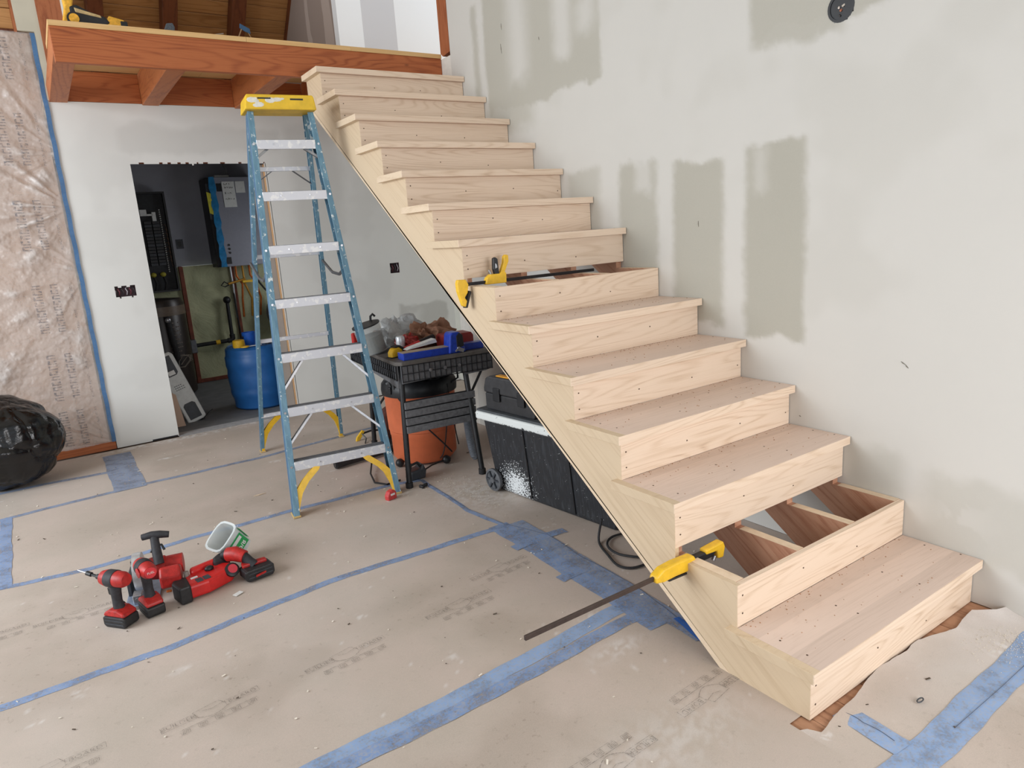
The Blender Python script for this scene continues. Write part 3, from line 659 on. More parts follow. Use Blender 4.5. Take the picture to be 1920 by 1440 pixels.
# ------------------------------------------------------------------ loft
ZL = 2.85
lf = thing('loft_platform', 'stained timber loft platform above the utility doorway', 'loft', (-1.44, 3.83, 2.655))
def lb(m_, name, mat, **k): m_.tf(T(1.44, -3.83, -2.655)); return None
def Lmb(): return MB().tf(T(1.44, -3.83, -2.655))
Lmb().box(-1.44, 1.069, 3.83, 3.875, 2.66, ZL).build('front_beam', FIR, lf, bevel=0.003)
for x0, x1 in ((-1.438, -1.32), (-0.81, -0.69), (-0.10, 0.02), (0.50, 0.62), (0.9, 1.01)):
    Lmb().prism([(3.876, 2.725), (YB - 0.002, 2.725)] + ([(YB - 0.002, 2.955), (4.36, 2.955), (4.30, ZL - 0.001)] if x0 > -1.4 else [(YB - 0.002, ZL - 0.001)]) + [(3.876, ZL - 0.001)], 'x', x0, x1).build('joist', FIR_Y, lf, bevel=0.003)
for x0, x1 in ((-1.319, -0.811), (-0.689, -0.101), (0.021, 0.499), (0.621, 0.899), (1.011, 1.8)):
    Lmb().box(x0, x1, YB - 0.003, YB + 0.04, 2.737, 2.955).build('blocking_board', FIR, lf, bevel=0.001, seg=1)
xs_ = [-1.443, -0.36, 0.35, 1.069]
for a, b in zip(xs_[:-1], xs_[1:]):
    Lmb().box(a + 0.0006, b - 0.0006, 3.822, 4.36, ZL, ZL + 0.029).box(max(a, -1.33) + 0.0006, b - 0.0006, 4.36, YB - 0.03, 2.956, 2.985).build('subfloor_sheet', PLY, lf, bevel=0.0008, seg=1)
Lmb().box(-1.443, 2.6, YB + 0.041, 7.4, ZL + 0.02, ZL + 0.049).build('subfloor_sheet', PLY, lf)
Lmb().box(1.20, 2.6, 3.90, YB, ZL, ZL + 0.029).build('subfloor_sheet', PLY, lf)
# corner post and drywall strip over the taped sheet
o = MB().box(-1.405, -1.245, YB - 0.02, YB + 0.12, 2.99, 4.6).build('trim_2', FIR_Z); o['kind'] = 'structure'
o = MB().box(-1.405, -1.37, YB - 0.021, YB + 0.10, 2.735, 2.99).build('trim_6', FIR_Z); o['kind'] = 'structure'
o = MB().box(-1.245, -1.225, YB - 0.02, YB + 0.12, 2.99, 4.6).build('trim_3', DRYEDGE); o['kind'] = 'structure'
wl = MB().prism([(-1.448, 2.735), (-1.404, 2.735), (-1.404, 4.4), (-1.56, 4.4), (-1.548, 3.21), (-1.445, 3.21)], 'y', YB - 0.012, YB + 0.02).build('wall_upper', plain('upper_drywall', srgb(196, 190, 172), 0.8, wear=0.05, wscale=4)); wl['kind'] = 'structure'
# roof: sloping boards and rafters
ZR, YR, MS = 3.71, 6.92, 1.0
rf = thing('roof', 'steep board ceiling on dark rafters over the loft', 'roof', (0, 0, 0)); del rf['category']; del rf['label']; rf['kind'] = 'structure'; rf.name = 'ceiling_sloped'
ca = math.cos(PI / 4)
for i in range(26):      # boards run across, stepping down the slope
    s0 = -1.7 + i * 0.143; off = 0.16
    R = Euler((-PI / 4, 0, 0)).to_matrix()
    c = Vector((0.55, YR, ZR)) + Vector((0, ca, -ca)) * (s0 + 0.07) + Vector((0, ca, ca)) * (off + 0.012)
    MB().cbox(c, (4.3, 0.139, 0.022), R).build('ceiling_board', BOARD, rf, bevel=0.004, seg=1)
c = Vector((0.55, YR, ZR)) + Vector((0, ca, ca)) * 0.21
MB().cbox(c, (4.4, 5.0, 0.03), R).build('roof_deck', plain('roof_deck_dark', srgb(40, 28, 20), 0.9), rf)
for x in (-1.56, -0.865, -0.225, 0.42, 1.02):
    c = Vector((x, YR, ZR)) + Vector((0, ca, ca)) * 0.079
    MB().cbox(c, (0.135, 4.6, 0.16), R).build('rafter', RAFTER, rf, bevel=0.003, seg=1)
# upper boarding left of the post
up = MB().box(-2.7, -1.55, YB + 0.03, YB + 0.05, 3.2, 4.4).build('wall_upper_boarded', RAFTER); up['kind'] = 'structure'
for i in range(8): MB().box(-2.7, -1.565, YB + 0.012, YB + 0.03, 3.225 + i * 0.14, 3.36 + i * 0.14).build('board', BOARD, up, bevel=0.004, seg=1)
MB().box(-1.567, -1.549, YB + 0.0, YB + 0.03, 3.2, 4.4).build('edge_board', FIR_Z, up); 
# partition box in the loft: bright front and grey side
tw = NT('loft_drywall'); v = tw.coord(rnd=False); sx = tw.n('ShaderNodeSeparateXYZ'); tw.l(v, sx.inputs[0])
a1 = tw.math('MULTIPLY', tw.ramp(sx.outputs[0], [(0, val(0)), (1, val(1))]), 1)
band = tw.math('MULTIPLY', tw.math('GREATER_THAN', sx.outputs[0], 1.16), tw.math('LESS_THAN', sx.outputs[0], 1.50))
tw.base(tw.mix(band, srgb(236, 238, 240), srgb(205, 205, 208))); tw.b.inputs['Roughness'].default_value = 0.8
pw = MB().box(0.918, 2.6, YB, YB + 0.10, ZL + 0.03, 4.4).build('wall_partition', tw.m); pw['kind'] = 'structure'
tg = NT('taped_bare_drywall'); v = tg.coord(rnd=False); sx = tg.n('ShaderNodeSeparateXYZ'); tg.l(v, sx.inputs[0]); n_ = tg.noise(v, 3, 2)
yy = tg.math('ADD', sx.outputs[1], tg.math('MULTIPLY', n_, 0.12))
b_ = tg.math('MAXIMUM', tg.math('MULTIPLY', tg.math('GREATER_THAN', yy, 5.6), tg.math('LESS_THAN', yy, 5.82)), tg.math('MULTIPLY', tg.math('GREATER_THAN', yy, 6.17), tg.math('LESS_THAN', yy, 6.27)))
tg.base(tg.mix(b_, srgb(150, 134, 124), srgb(176, 160, 150))); tg.b.inputs['Roughness'].default_value = 0.85
MB().prism([(YB + 0.1, ZL + 0.03), (7.70, ZL + 0.03), (6.3, 4.3), (YB + 0.1, 4.4)], 'x', 0.92, 1.0).build('side_drywall', tg.m, pw)
# things on the loft edge
def nailgun_loft():
    t = thing('nail_gun', 'yellow and black nail gun lying on the loft edge', 'nail gun', (-1.22, 3.93, ZL + 0.029), 0.05)
    YW = plain('worn_yellow', srgb(226, 170, 52), 0.5, wear=0.3, wscale=50)
    MB().prism([(-0.145, 0.0), (-0.105, 0.0), (-0.09, 0.06), (-0.065, 0.16), (-0.07, 0.24), (-0.125, 0.24), (-0.12, 0.10)], 'y', -0.03, 0.03).build('magazine_grip', YW, t, bevel=0.008)
    MB().prism([(-0.10, 0.01), (0.06, 0.0), (0.11, 0.03), (0.08, 0.062), (0.0, 0.085), (-0.06, 0.115), (-0.10, 0.10)], 'y', -0.035, 0.035).build('body', BLACK, t, bevel=0.012)
    MB().prism([(-0.075, 0.095), (-0.02, 0.082), (0.055, 0.066), (0.06, 0.052), (0.0, 0.06), (-0.07, 0.07)], 'y', -0.038, 0.038).build('side_stripe', plain('pale_stripe', srgb(196, 170, 120), 0.5, wear=.3), t, bevel=0.003)
    MB().prism([(0.08, 0.0), (0.17, 0.0), (0.185, 0.03), (0.18, 0.055), (0.15, 0.062), (0.10, 0.072), (0.075, 0.03)], 'y', -0.032, 0.032).build('battery_housing', YW, t, bevel=0.007)
    MB().box(0.155, 0.195, -0.034, 0.034, 0.006, 0.05).build('battery', BLACK, t, bevel=0.006)
    MB().lathe([(0.0, 0), (0.036, 0), (0.036, 0.012), (0.0, 0.012)], (-0.085, -0.036, 0.032), (0, -1, 0), 18).build('end_cap', BLACKR, t, smooth=True)
    MB().lathe([(0.020, 0), (0.026, 0), (0.026, 0.004), (0.020, 0.004)], (-0.085, -0.049, 0.032), (0, -1, 0), 18).build('cap_ring', YW, t, smooth=True)
nailgun_loft()
t = thing('dust_brush', 'dark brush end sticking up on the loft edge before a rafter', 'brush', (-0.79, 3.95, ZL + 0.029))
MB().prism([(-0.028, 0), (0.022, 0), (0.034, 0.05), (0.024, 0.075), (-0.012, 0.07), (-0.03, 0.03)], 'y', -0.014, 0.014).build('bristles', plain('grey_bristle', srgb(84, 90, 98), 0.9, wear=.4, wscale=120), t, bevel=0.005)
o = MB().tube([(-0.67, 3.93, ZL + 0.042), (-0.55, 3.93, ZL + 0.050), (-0.47, 3.93, ZL + 0.066)], 0.0035, 6).build('metal_rod', STEEL, smooth=True); tag(o, 'thin metal rod lying on the loft edge', 'rod')
o = MB().cbox((-0.70, 3.93, ZL + 0.036), (0.07, 0.03, 0.014)).build('black_offcut', BLACK, bevel=0.003); tag(o, 'small black piece on the loft edge beside the rod', 'scrap')
t = thing('putty_knife', 'blue-bladed scraper propped on wires on the loft edge', 'scraper', (-0.30, 4.0, ZL + 0.029))
MB().tube([(-0.075, 0, 0.0), (-0.055, 0, 0.05), (-0.03, 0, 0.1)], 0.004, 6).tube([(0.05, 0, 0.0), (0.02, 0, 0.05), (0.0, 0, 0.095)], 0.003, 6).build('wire_legs', plain('tan_wire', srgb(150, 120, 90), 0.7), t, smooth=True)
MB().prism([(-0.045, 0.10), (-0.04, 0.128), (0.02, 0.10), (0.022, 0.068), (-0.015, 0.082)], 'y', -0.004, 0.004).build('blade', plain('blue_blade', srgb(46, 84, 120), 0.5), t, bevel=0.002)

# ------------------------------------------------------------------ plastic sheet, panel and tape left of the drywall
dr = MB().box(-2.75, -1.49, YB + 0.02, YB + 0.045, 0.03, 3.2).build('door_1', PANEL); dr['kind'] = 'structure'
MB().box(-2.75, -1.452, YB - 0.01, YB + 0.045, 0.0, 0.065).build('sill_board', FIR, dr, bevel=0.002, seg=1)
MB().box(-2.36, -2.27, YB - 0.002, YB + 0.03, 0.06, 3.2).build('stile', RAFTER, dr)
tpf = NT('clear_poly_sheet')
v = tpf.coord(rnd=False); a = tpf.attr('fold_sheen')
tpf.b.inputs['Base Color'].default_value = srgb(222, 216, 212); tpf.b.inputs['Roughness'].default_value = 0.22
nn = tpf.noise(v, 5, 4, 0.6); n3_ = tpf.noise(v, 34, 3, 0.7)
tpf.l(tpf.math('ADD', tpf.math('MULTIPLY_ADD', nn, 0.5, 0.12), tpf.math('MULTIPLY', a, 0.55), clamp=True), tpf.b.inputs['Alpha'])  # folds turn whiter and less clear: whitish reflections put into the alpha
tpf.bump(tpf.math('ADD', n3_, nn), 0.5, 0.01)
xs = np.linspace(-2.25, -1.462, 150); zs = np.linspace(0.062, 3.2, 520)
def folds(U, V):
    X = U + 1.46; r = 0
    # radiating tension folds from points on the tape
    for (zc, amp, k1) in [(1.95, 1.0, 0), (1.45, 1.0, 1), (2.35, 0.7, 2), (0.05, 0.8, 3)]:
        ang = np.arctan2(V - zc, -(X) + 0.04); rad = np.hypot(V - zc, X)
        r = r + amp * np.exp(-(rad - 0.3) ** 2 / 0.15) * (vnoise(ang * 9, rad * 1.2, 1.0, 30 + k1) - 0.5) * 2
    low_ = sst(1.25, 0.5, V)
    ang2 = U * 0.9 - V * 0.55
    r = r + low_ * 2.2 * (vnoise(ang2 * 7, (V + U) * 1.5, 1.0, 40) - 0.5) + (fbm(U, V, 11, 44) - 0.5) * 1.6 * sst(0.2, 0.9, V) + (fbm(U, V, 26, 45) - 0.5) * 0.8
    return r
def P_s(U, V):
    r = folds(U, V); edge = sst(-1.462, -1.60, U); return np.stack([U, YB - 0.006 - 0.010 * edge - 0.018 * r * edge, V], -1)
U, V, pts, f = grid_mesh(xs, zs, P_s); 
fo = folds(U, V)
sh = mesh_np('plastic_sheet', pts, f, tpf.m, {'fold_sheen': sst(0.0, 1.2, fo) * 0.9}, smooth=True)
tag(sh, 'wrinkled clear plastic sheet taped over the brown panel left of the white wall', 'plastic sheet')
tin = NT('sheet_ink'); tin.base(srgb(74, 84, 100)); nn = tin.noise(tin.coord(rnd=False), 60, 3, 0.7); tin.l(tin.ramp(nn, [(0.35, val(0.0)), (0.66, val(0.42))]), tin.b.inputs['Alpha']); SINK = tin.m
mi = MB(); rn = random.Random(3)
for zc in (3.05, 2.45, 1.83, 1.20, 0.66, 0.20):
    for col_, (xo, w_, hgt) in enumerate([(0.30, 0.06, 0.036), (0.185, 0.05, 0.034), (0.075, 0.014, 0.012)]):
        n = 9 if col_ < 2 else 22
        for i in range(n):
            z = zc - 0.19 + 0.38 * (i + 0.5) / n
            if z < 0.1 or z > 3.15 or (col_ == 2 and i in (5, 11, 12, 17)): continue
            x = -1.47 - xo + rn.uniform(-.003, .003); y = YB - 0.040
            h_ = 0.38 / n * 0.72
            mi.box(x - w_ / 2, x + w_ / 2, y, y + 0.0004, z - h_ / 2, z - h_ / 4).box(x - w_ / 2, x - w_ / 4, y, y + 0.0004, z - h_ / 4, z + h_ / 2)
            if i % 2: mi.box(x + w_ / 6, x + w_ / 2, y, y + 0.0004, z, z + h_ / 2)
            else: mi.box(x - w_ / 4, x + w_ / 2, y, y + 0.0004, z + h_ / 4, z + h_ / 2)
mi.build('printed_pattern', SINK, sh)
tv = MB(); n = 60
for i in range(n):
    z0 = 0.065 + (3.2 - 0.065) * i / n; z1 = 0.065 + (3.2 - 0.065) * (i + 1) / n; j0 = 0.002 * math.sin(i * 1.3); j1 = 0.002 * math.sin((i + 1) * 1.3)
    tv.add([(-1.477 + j0, YB - 0.014, z0), (-1.447 + j0, YB - 0.013, z0), (-1.447 + j1, YB - 0.013, z1), (-1.477 + j1, YB - 0.014, z1)], [(0, 1, 2, 3)])
o = tv.build('edge_tape', tape_mat('wall_tape', srgb(74, 120, 168), 0.1, 0.1), sh, solid=0.0008)

# ------------------------------------------------------------------ utility room
u = MB().box(-1.6, 1.3, YB + 0.12, 8.1, -0.02, -0.006).build('floor_utility', plain('concrete_slab', srgb(118, 120, 122), 0.8, wear=0.15, wscale=7, bump=0.1)); u['kind'] = 'structure'
o = MB().box(DX0, DX1, YB - 0.03, YB + 0.12, -0.012, -0.0005).build('threshold', plain('dusty_concrete', srgb(168, 168, 170), 0.9, wear=0.15, wscale=20), u)
YU = 8.0
uw = MB().box(-1.6, 1.3, YU, YU + 0.05, 1.40, 2.6).build('wall_utility', plain('grey_board', srgb(158, 160, 170), 0.8, wear=0.05, wscale=5)); uw['kind'] = 'structure'
tf = NT('spray_foam'); v = tf.coord(rnd=False); n1 = tf.noise(v, 3.5, 5, 0.6, 0.6); tf.base(tf.mix(tf.ramp(n1, [(0.3, val(0)), (0.7, val(1))]), srgb(196, 198, 160), srgb(168, 172, 138))); tf.b.inputs['Roughness'].default_value = 0.85; tf.bump(n1, 0.8, 0.05)
xs = np.linspace(-1.6, 1.3, 120); zs = np.linspace(0.03, 1.4, 60)
U, V, pts, f = grid_mesh(xs, zs, lambda a, b: np.stack([a, YU - 0.03 - 0.05 * fbm(a, b, 5, 66), b], -1))
mesh_np('foam_insulation', pts, f, tf.m, parent=uw, smooth=True)
FS = plain('stained_stud', srgb(120, 62, 44), 0.7, wear=0.3, wscale=12)
for x in (-0.37, 0.20, 0.8): MB().box(x, x + 0.045, YU - 0.10, YU, 0.0, 1.4).build('stud', FS, uw, bevel=0.003, seg=1)
MB().box(-1.6, 1.3, YU - 0.09, YU - 0.02, 0, 0.04).build('sole_plate', FS, uw)
o = MB().box(-1.65, -1.6, YB + 0.12, 8.1, 0, 2.6).build('wall_utility_left', GREYWALL); o['kind'] = 'structure'
o = MB().box(1.3, 1.35, YB + 0.12, 8.1, 0, 2.6).build('wall_utility_right', GREYWALL); o['kind'] = 'structure'
o = MB().box(-1.65, 1.35, YB + 0.12, 8.1, 2.6, 2.62).build('ceiling_utility', GREYWALL); o['kind'] = 'structure'
# breaker panel
bp_ = thing('breaker_panel', 'open black breaker panel with exposed wires on the utility room wall', 'breaker panel', (-0.70, YU - 0.085, 1.13))
MB().box(-0.02, 0.30, -0.012, 0.0, 0, 1.12).build('enclosure', plain('panel_back', srgb(40, 42, 46), 0.6, wear=.3), bp_)
for b in ((-0.02, 0.0, 0, 1.12), (0.28, 0.30, 0, 1.12), (0.0, 0.28, 0, 0.02), (0.0, 0.28, 1.10, 1.12)):
    MB().box(b[0], b[1], -0.09, -0.012, b[2], b[3]).build('frame_side', BLACK, bp_)
for i in range(14):
    for sx_ in (0.045, 0.13):
        MB().box(sx_, sx_ + 0.075, -0.06, -0.013, 0.30 + i * 0.036, 0.332 + i * 0.036).build('breaker', BLACK if i % 3 else DKGREY, bp_, bevel=0.002, seg=1)
for i in range(30): MB().box(0.222, 0.234, -0.03, -0.013, 0.22 + i * 0.024, 0.234 + i * 0.024).build('bus_screw', WHITE, bp_)
MB().box(0.02, 0.09, -0.065, -0.012, 0.86, 0.93).box(0.14, 0.18, -0.065, -0.012, 0.80, 0.90).box(0.09, 0.15, -0.065, -0.03, 0.86, 0.88).build('main_lug', WHITE, bp_, bevel=0.002)
for i, x in enumerate((0.05, 0.15)):
    MB().blob((x, -0.06, 0.20), (0.032, 0.03, 0.028), 8).build('cable_cap', plain('yellow_cap', srgb(176, 168, 60), 0.5), bp_, smooth=True)
    MB().tube([(x, -0.05, 0.19), (x + 0.02, -0.07, 0.10), (x, -0.05, 0.02)], 0.012, 8).build('feeder_cable', BLACKR, bp_, smooth=True)
for i in range(9): MB().tube([(0.225, -0.02, 0.35 + i * 0.05), (0.26, -0.05, 0.36 + i * 0.05), (0.272, -0.05, 0.28 + i * 0.05)], 0.004, 5).build('branch_wire', plain('tan_wire2', srgb(120, 96, 78), 0.6), bp_, smooth=True)
t = thing('wall_receptacle', 'dark receptacle cut into grey board beside the breaker panel', 'outlet', (-0.30, YU, 1.66))
MB().box(-0.04, 0.04, -0.004, 0.0, -0.055, 0.055).build('plate', DKGREY, t); MB().box(-0.018, 0.018, -0.008, -0.004, -0.03, 0.03).build('socket', BLACK, t)
# tankless heater
hb = thing('boiler_unit', 'grey wall-hung boiler with blue film peeling from its edge', 'boiler', (0.02, YU, 1.36))
MB().box(0.0, 0.60, -0.32, 0.0, 0.0, 1.02).build('case_body', BLACK, hb, bevel=0.01)
MB().box(0.06, 0.60, -0.345, -0.321, 0.0, 1.02).build('front_cover', plain('grey_cover', srgb(140, 142, 154), 0.5, wear=.04), hb, bevel=0.006)
tbf = plain('blue_film', srgb(44, 124, 176), 0.2, wear=0.25, wscale=20)
fm = MB()
for i in range(16):
    z0 = i * 0.064; z1 = z0 + 0.064; a0 = 0.008 * math.sin(i * 2.1); a1 = 0.008 * math.sin((i + 1) * 2.1)
    fm.add([(0.035 + a0, -0.35 - abs(a0), z0), (0.105 - a0, -0.350, z0), (0.105 - a1, -0.350, z1), (0.035 + a1, -0.35 - abs(a1), z1)], [(0, 1, 2, 3)])
fm.build('protective_film', tbf, hb, solid=0.001)
MB().box(0.0, 0.03, -0.335, -0.322, 0.55, 0.95).build('side_strip', DKGREY, hb)
lab(MB().prism([(0.0, 0.62), (0.045, 0.60), (0.04, 0.84), (-0.005, 0.86)], 'y', -0.352, -0.349).build('warning_sticker', plain('sticker_yellow', srgb(206, 200, 60), 0.5), hb), 'yellow warning sticker')
MB().box(0.115, 0.17, -0.349, -0.345, 0.86, 0.95).build('display_window', BLACK, hb); MB().box(0.10, 0.16, -0.349, -0.345, 0.03, 0.11).build('display_window', BLACK, hb)
for i in range(3): MB().lathe([(0.0, 0), (0.013, 0), (0.013, 0.006), (0, 0.006)], (0.155, -0.345, 0.16 + i * 0.045), (0, -1, 0), 14).build('knob', BLACK, hb, smooth=True)
nt_ = MB().box(0.175, 0.315, -0.352, -0.3495, 0.68, 0.97).build('taped_note', WHITE, hb)
INKB = plain('ink', srgb(60, 62, 66), 0.8)
rn = random.Random(8); mm = MB()
for (z, n) in ((0.94, 3), (0.90, 4), (0.84, 3), (0.775, 4)):
    for i in range(n):
        x = 0.195 + i * 0.028; pts_ = [(x + rn.uniform(0, .022), -0.3535, z + rn.uniform(-.012, .012)) for _ in range(5)]
        mm.tube(pts_, 0.0018, 4)
mm.build('handwriting', INKB, nt_)
MB().box(0.325, 0.43, -0.352, -0.3495, 0.84, 0.97).build('taped_note', WHITE, hb)
MB().box(0.12, 0.28, -0.30, -0.18, 1.021, 1.045).build('vent_flange', WHITE, hb, bevel=0.004)
MB().tube([(0.28, -0.25, 1.04), (0.27, -0.24, 1.12), (0.25, -0.2, 1.22)], 0.012, 8).build('vent_hose', GREYST, hb, smooth=True)
BR = plain('brass', srgb(186, 136, 52), 0.4, metal=0.5, wear=.2); CO = plain('copper', srgb(190, 100, 40), 0.4, metal=0.5, wear=.2)
for i, (x, m_) in enumerate([(0.16, STEEL), (0.22, CO), (0.30, BR), (0.38, CO), (0.47, BLACK)]):
    MB().tube([(x, -0.2, 0.0), (x, -0.2, -0.12), (x + 0.05 * (i % 2), -0.22, -0.22), (x + 0.03 * i, -0.2, -0.40), (x + 0.02 * i, -0.18, -0.62)], 0.012, 8).build('pipe', m_, hb, smooth=True)
MB().tube([(0.30, -0.25, -0.16), (0.20, -0.30, -0.18), (0.08, -0.34, -0.20)], 0.013, 8).build('pipe', BR, hb, smooth=True)
MB().tube([(0.08, -0.34, -0.20), (0.04, -0.34, -0.17), (0.00, -0.34, -0.21), (0.04, -0.34, -0.23), (0.09, -0.34, -0.21)], 0.008, 6).build('valve_handle', BLACKR, hb, smooth=True)
MB().cbox((0.32, -0.27, -0.19), (0.12, 0.04, 0.03)).build('valve_handle', YEL, hb, bevel=0.004)
MB().tube([(0.16, -0.20, -0.08), (0.155, -0.22, -0.5), (0.17, -0.2, -1.0), (0.19, -0.2, -1.2)], 0.009, 6).build('drain_hose', BLACKR, hb, smooth=True)
MB().blob((0.62, -0.35, -0.60), (0.15, 0.15, 0.19), 12).build('expansion_tank', plain('tank_grey', srgb(120, 122, 126), 0.4), hb, smooth=True)
# black drain pipe
dp = thing('drain_pipe', 'black drain pipe with elbow running along the foam wall', 'pipe', (0, YU - 0.18, 0))
MB().tube([(-0.62, 0, 0.46), (0.07, 0, 0.475)], 0.024, 10).build('pipe_run', BLACK, dp, smooth=True)
MB().tube([(0.085, 0, 0.50), (0.09, 0, 0.93)], 0.022, 10).build('riser_pipe', BLACK, dp, smooth=True)
MB().tube([(0.03, 0, 0.474), (0.07, 0, 0.477), (0.088, 0, 0.50), (0.088, 0, 0.545)], 0.032, 10).build('elbow', BLACK, dp, smooth=True)
MB().blob((0.09, 0.0, 0.965), (0.045, 0.05, 0.045), 8).build('cleanout_cap', BLACK, dp, smooth=True)
MB().cyl((-0.11, 0, 0.471), (-0.06, 0, 0.472), 0.027, n=12).build('yellow_label', YEL, dp, smooth=True)
MB().cbox((-0.365, 0.02, 0.46), (0.07, 0.10, 0.16)).build('pipe_strap', GREYST, dp, bevel=0.01)
# tall dark tank
tk = thing('water_tank', 'tall dark wrapped tank in the corner of the utility room', 'water tank', (-0.72, 7.45, 0))
MB().lathe([(0.24, 0.0), (0.27, 0.03), (0.27, 1.02), (0.25, 1.07), (0.0, 1.09)], n=32).build('tank_body', plain('dark_wrap', srgb(48, 40, 36), 0.35, wear=.3, wscale=14), tk, smooth=True)
MB().lathe([(0.272, 0.90), (0.275, 0.90), (0.275, 1.0), (0.272, 1.0)], n=32).build('top_band', plain('band_tan', srgb(110, 96, 82), 0.4), tk, smooth=True)
mm = MB(); rn = random.Random(4)
for r_ in range(9):
    for i in range(6):
        a = -1.15 + i * 0.085 - 0.25; z = 0.82 - r_ * 0.045
        if rn.random() < .25: continue
        x, y = 0.272 * math.cos(a), 0.272 * math.sin(a)
        mm.cbox((x, y, z), (0.004, 0.018, 0.010), Euler((0, 0, a)).to_matrix())
mm.build('printed_pattern', plain('tank_print', srgb(122, 112, 104), 0.6), tk)
MB().tube([(0.04, -0.31, 0.90), (0.05, -0.32, 0.70), (0.07, -0.32, 0.50), (0.08, -0.30, 0.35)], 0.03, 10).build('corrugated_hose', BLACKR, tk, smooth=True)
MB().blob((0.04, -0.33, 0.86), (0.03, 0.02, 0.03), 8).build('hose_fitting', STEEL, tk, smooth=True)
rn = random.Random(2)
MB().tube([(0.14 + 0.07 * math.cos(a * 0.9) + rn.uniform(-.01, .01), -0.30 - 0.002 * a, 0.40 + 0.07 * math.sin(a * 1.05)) for a in range(22)], 0.004, 5).build('coiled_wire', plain('pale_wire', srgb(150, 140, 128), 0.6), tk, smooth=True)
# blue barrel
bl = thing('plastic_barrel', 'blue plastic barrel standing inside the utility doorway', 'barrel', (-0.07, 6.07, -0.006))
BLUE = plain('blue_barrel_plastic', srgb(36, 100, 168), 0.42, wear=.12, wscale=9)
MB().lathe([(0.0, 0.0), (0.24, 0.0), (0.265, 0.02), (0.27, 0.10), (0.285, 0.14), (0.29, 0.18), (0.285, 0.20), (0.29, 0.23), (0.298, 0.34), (0.29, 0.40), (0.298, 0.43), (0.30, 0.52), (0.29, 0.535), (0.288, 0.56), (0.285, 0.60), (0.26, 0.625), (0.25, 0.615), (0.0, 0.61)], n=40).build('body', BLUE, bl, smooth=True)
MB().lathe([(0.0, 0), (0.028, 0), (0.028, 0.02), (0, 0.02)], (0.12, -0.05, 0.612), n=16).build('bung', DKGREY, bl, smooth=True)
t = thing('tape_roll', 'yellow tape roll standing on the blue barrel', 'tape roll', (-0.245, 5.96, 0.617))
MB().lathe([(0.0, 0.0), (0.055, 0.0), (0.058, 0.02), (0.055, 0.07), (0.045, 0.075), (0, 0.074)], n=20).build('roll', YEL, t, smooth=True)
t = thing('plastic_cup', 'bright blue plastic cup on the barrel top', 'cup', (-0.115, 6.08, 0.612))
MB().lathe([(0.0, 0.0), (0.055, 0.0), (0.06, 0.05), (0.064, 0.13), (0.058, 0.13), (0.052, 0.01), (0, 0.01)], n=22).build('body', plain('bright_blue', srgb(40, 110, 220), 0.4), t, smooth=True)
MB().tube([(-0.055, -0.02, 0.09), (-0.11, -0.04, 0.06), (-0.13, -0.03, 0.02)], 0.009, 7).build('handle', BLACKR, t, smooth=True)
t = thing('paint_scraper', 'flat white scraper with yellow end on the barrel rim', 'scraper', (-0.17, 5.84, 0.628), 0.1)
MB().box(-0.02, 0.11, -0.012, 0.012, 0, 0.008).build('blade', WHITE, t, bevel=0.003); MB().lathe([(0, 0), (0.04, 0), (0.04, 0.012), (0, 0.012)], (-0.05, 0.0, 0), n=18).build('lid', YEL, t, smooth=True)
# white device leaning on the jamb
dv = thing('balance_board', 'white wheel-less board with black end pads leaning inside the doorway', 'board', (-0.735, 5.86, 0.0), rot=(math.radians(-8), math.radians(-17), math.radians(0)))
MB().prism([(-0.085, 0.015), (-0.07, 0.0), (0.07, 0.0), (0.088, 0.02), (0.088, 0.66), (0.065, 0.69), (-0.065, 0.69), (-0.085, 0.66)], 'y', 0.0, 0.05).build('shell', plain('off_white_shell', srgb(206, 210, 208), 0.4, wear=.08), dv, bevel=0.012)
MB().prism([(-0.078, 0.02), (-0.06, -0.012), (0.06, -0.012), (0.08, 0.02), (0.08, 0.66), (-0.08, 0.66)], 'y', 0.03, 0.062).build('rear_shell', BLACK, dv, bevel=0.012)
for z0, z1 in ((0.03, 0.19), (0.47, 0.66)):
    MB().prism([(-0.055, z0), (0.055, z0), (0.055, z1 - 0.02), (0.035, z1), (-0.035, z1), (-0.055, z1 - 0.02)] if z0 < .3 else [(-0.055, z0 + .02), (-0.035, z0), (0.035, z0), (0.055, z0 + .02), (0.055, z1), (-0.055, z1)], 'y', -0.004, 0.004).build('foot_pad', DKGREY, dv, bevel=0.004)
MB().box(-0.03, 0.03, -0.008, -0.004, 0.48, 0.52).build('socket_plate', WHITE, dv)
mm = MB(); rn = random.Random(12)
for i in range(14): mm.box(-0.04 + (i % 5) * 0.018, -0.028 + (i % 5) * 0.018, -0.002, 0.0, 0.33 + (i // 5) * 0.02, 0.336 + (i // 5) * 0.02)
mm.build('printed_pattern', INKB, dv)
MB().tube([(0.03, 0.02, 0.0), (0.05, 0.0, -0.005), (0.12, -0.02, 0.03), (0.16, -0.02, 0.04)], 0.005, 6).build('power_cable', BLACKR, dv, smooth=True)
o = MB().prism([(-0.94, 0.0), (-0.86, 0.0), (-0.90, 0.30), (-0.955, 0.34)], 'y', 5.74, 5.76).build('wood_offcut', PANEL); tag(o, 'brown board offcut leaning on the jamb under the white board', 'offcut')

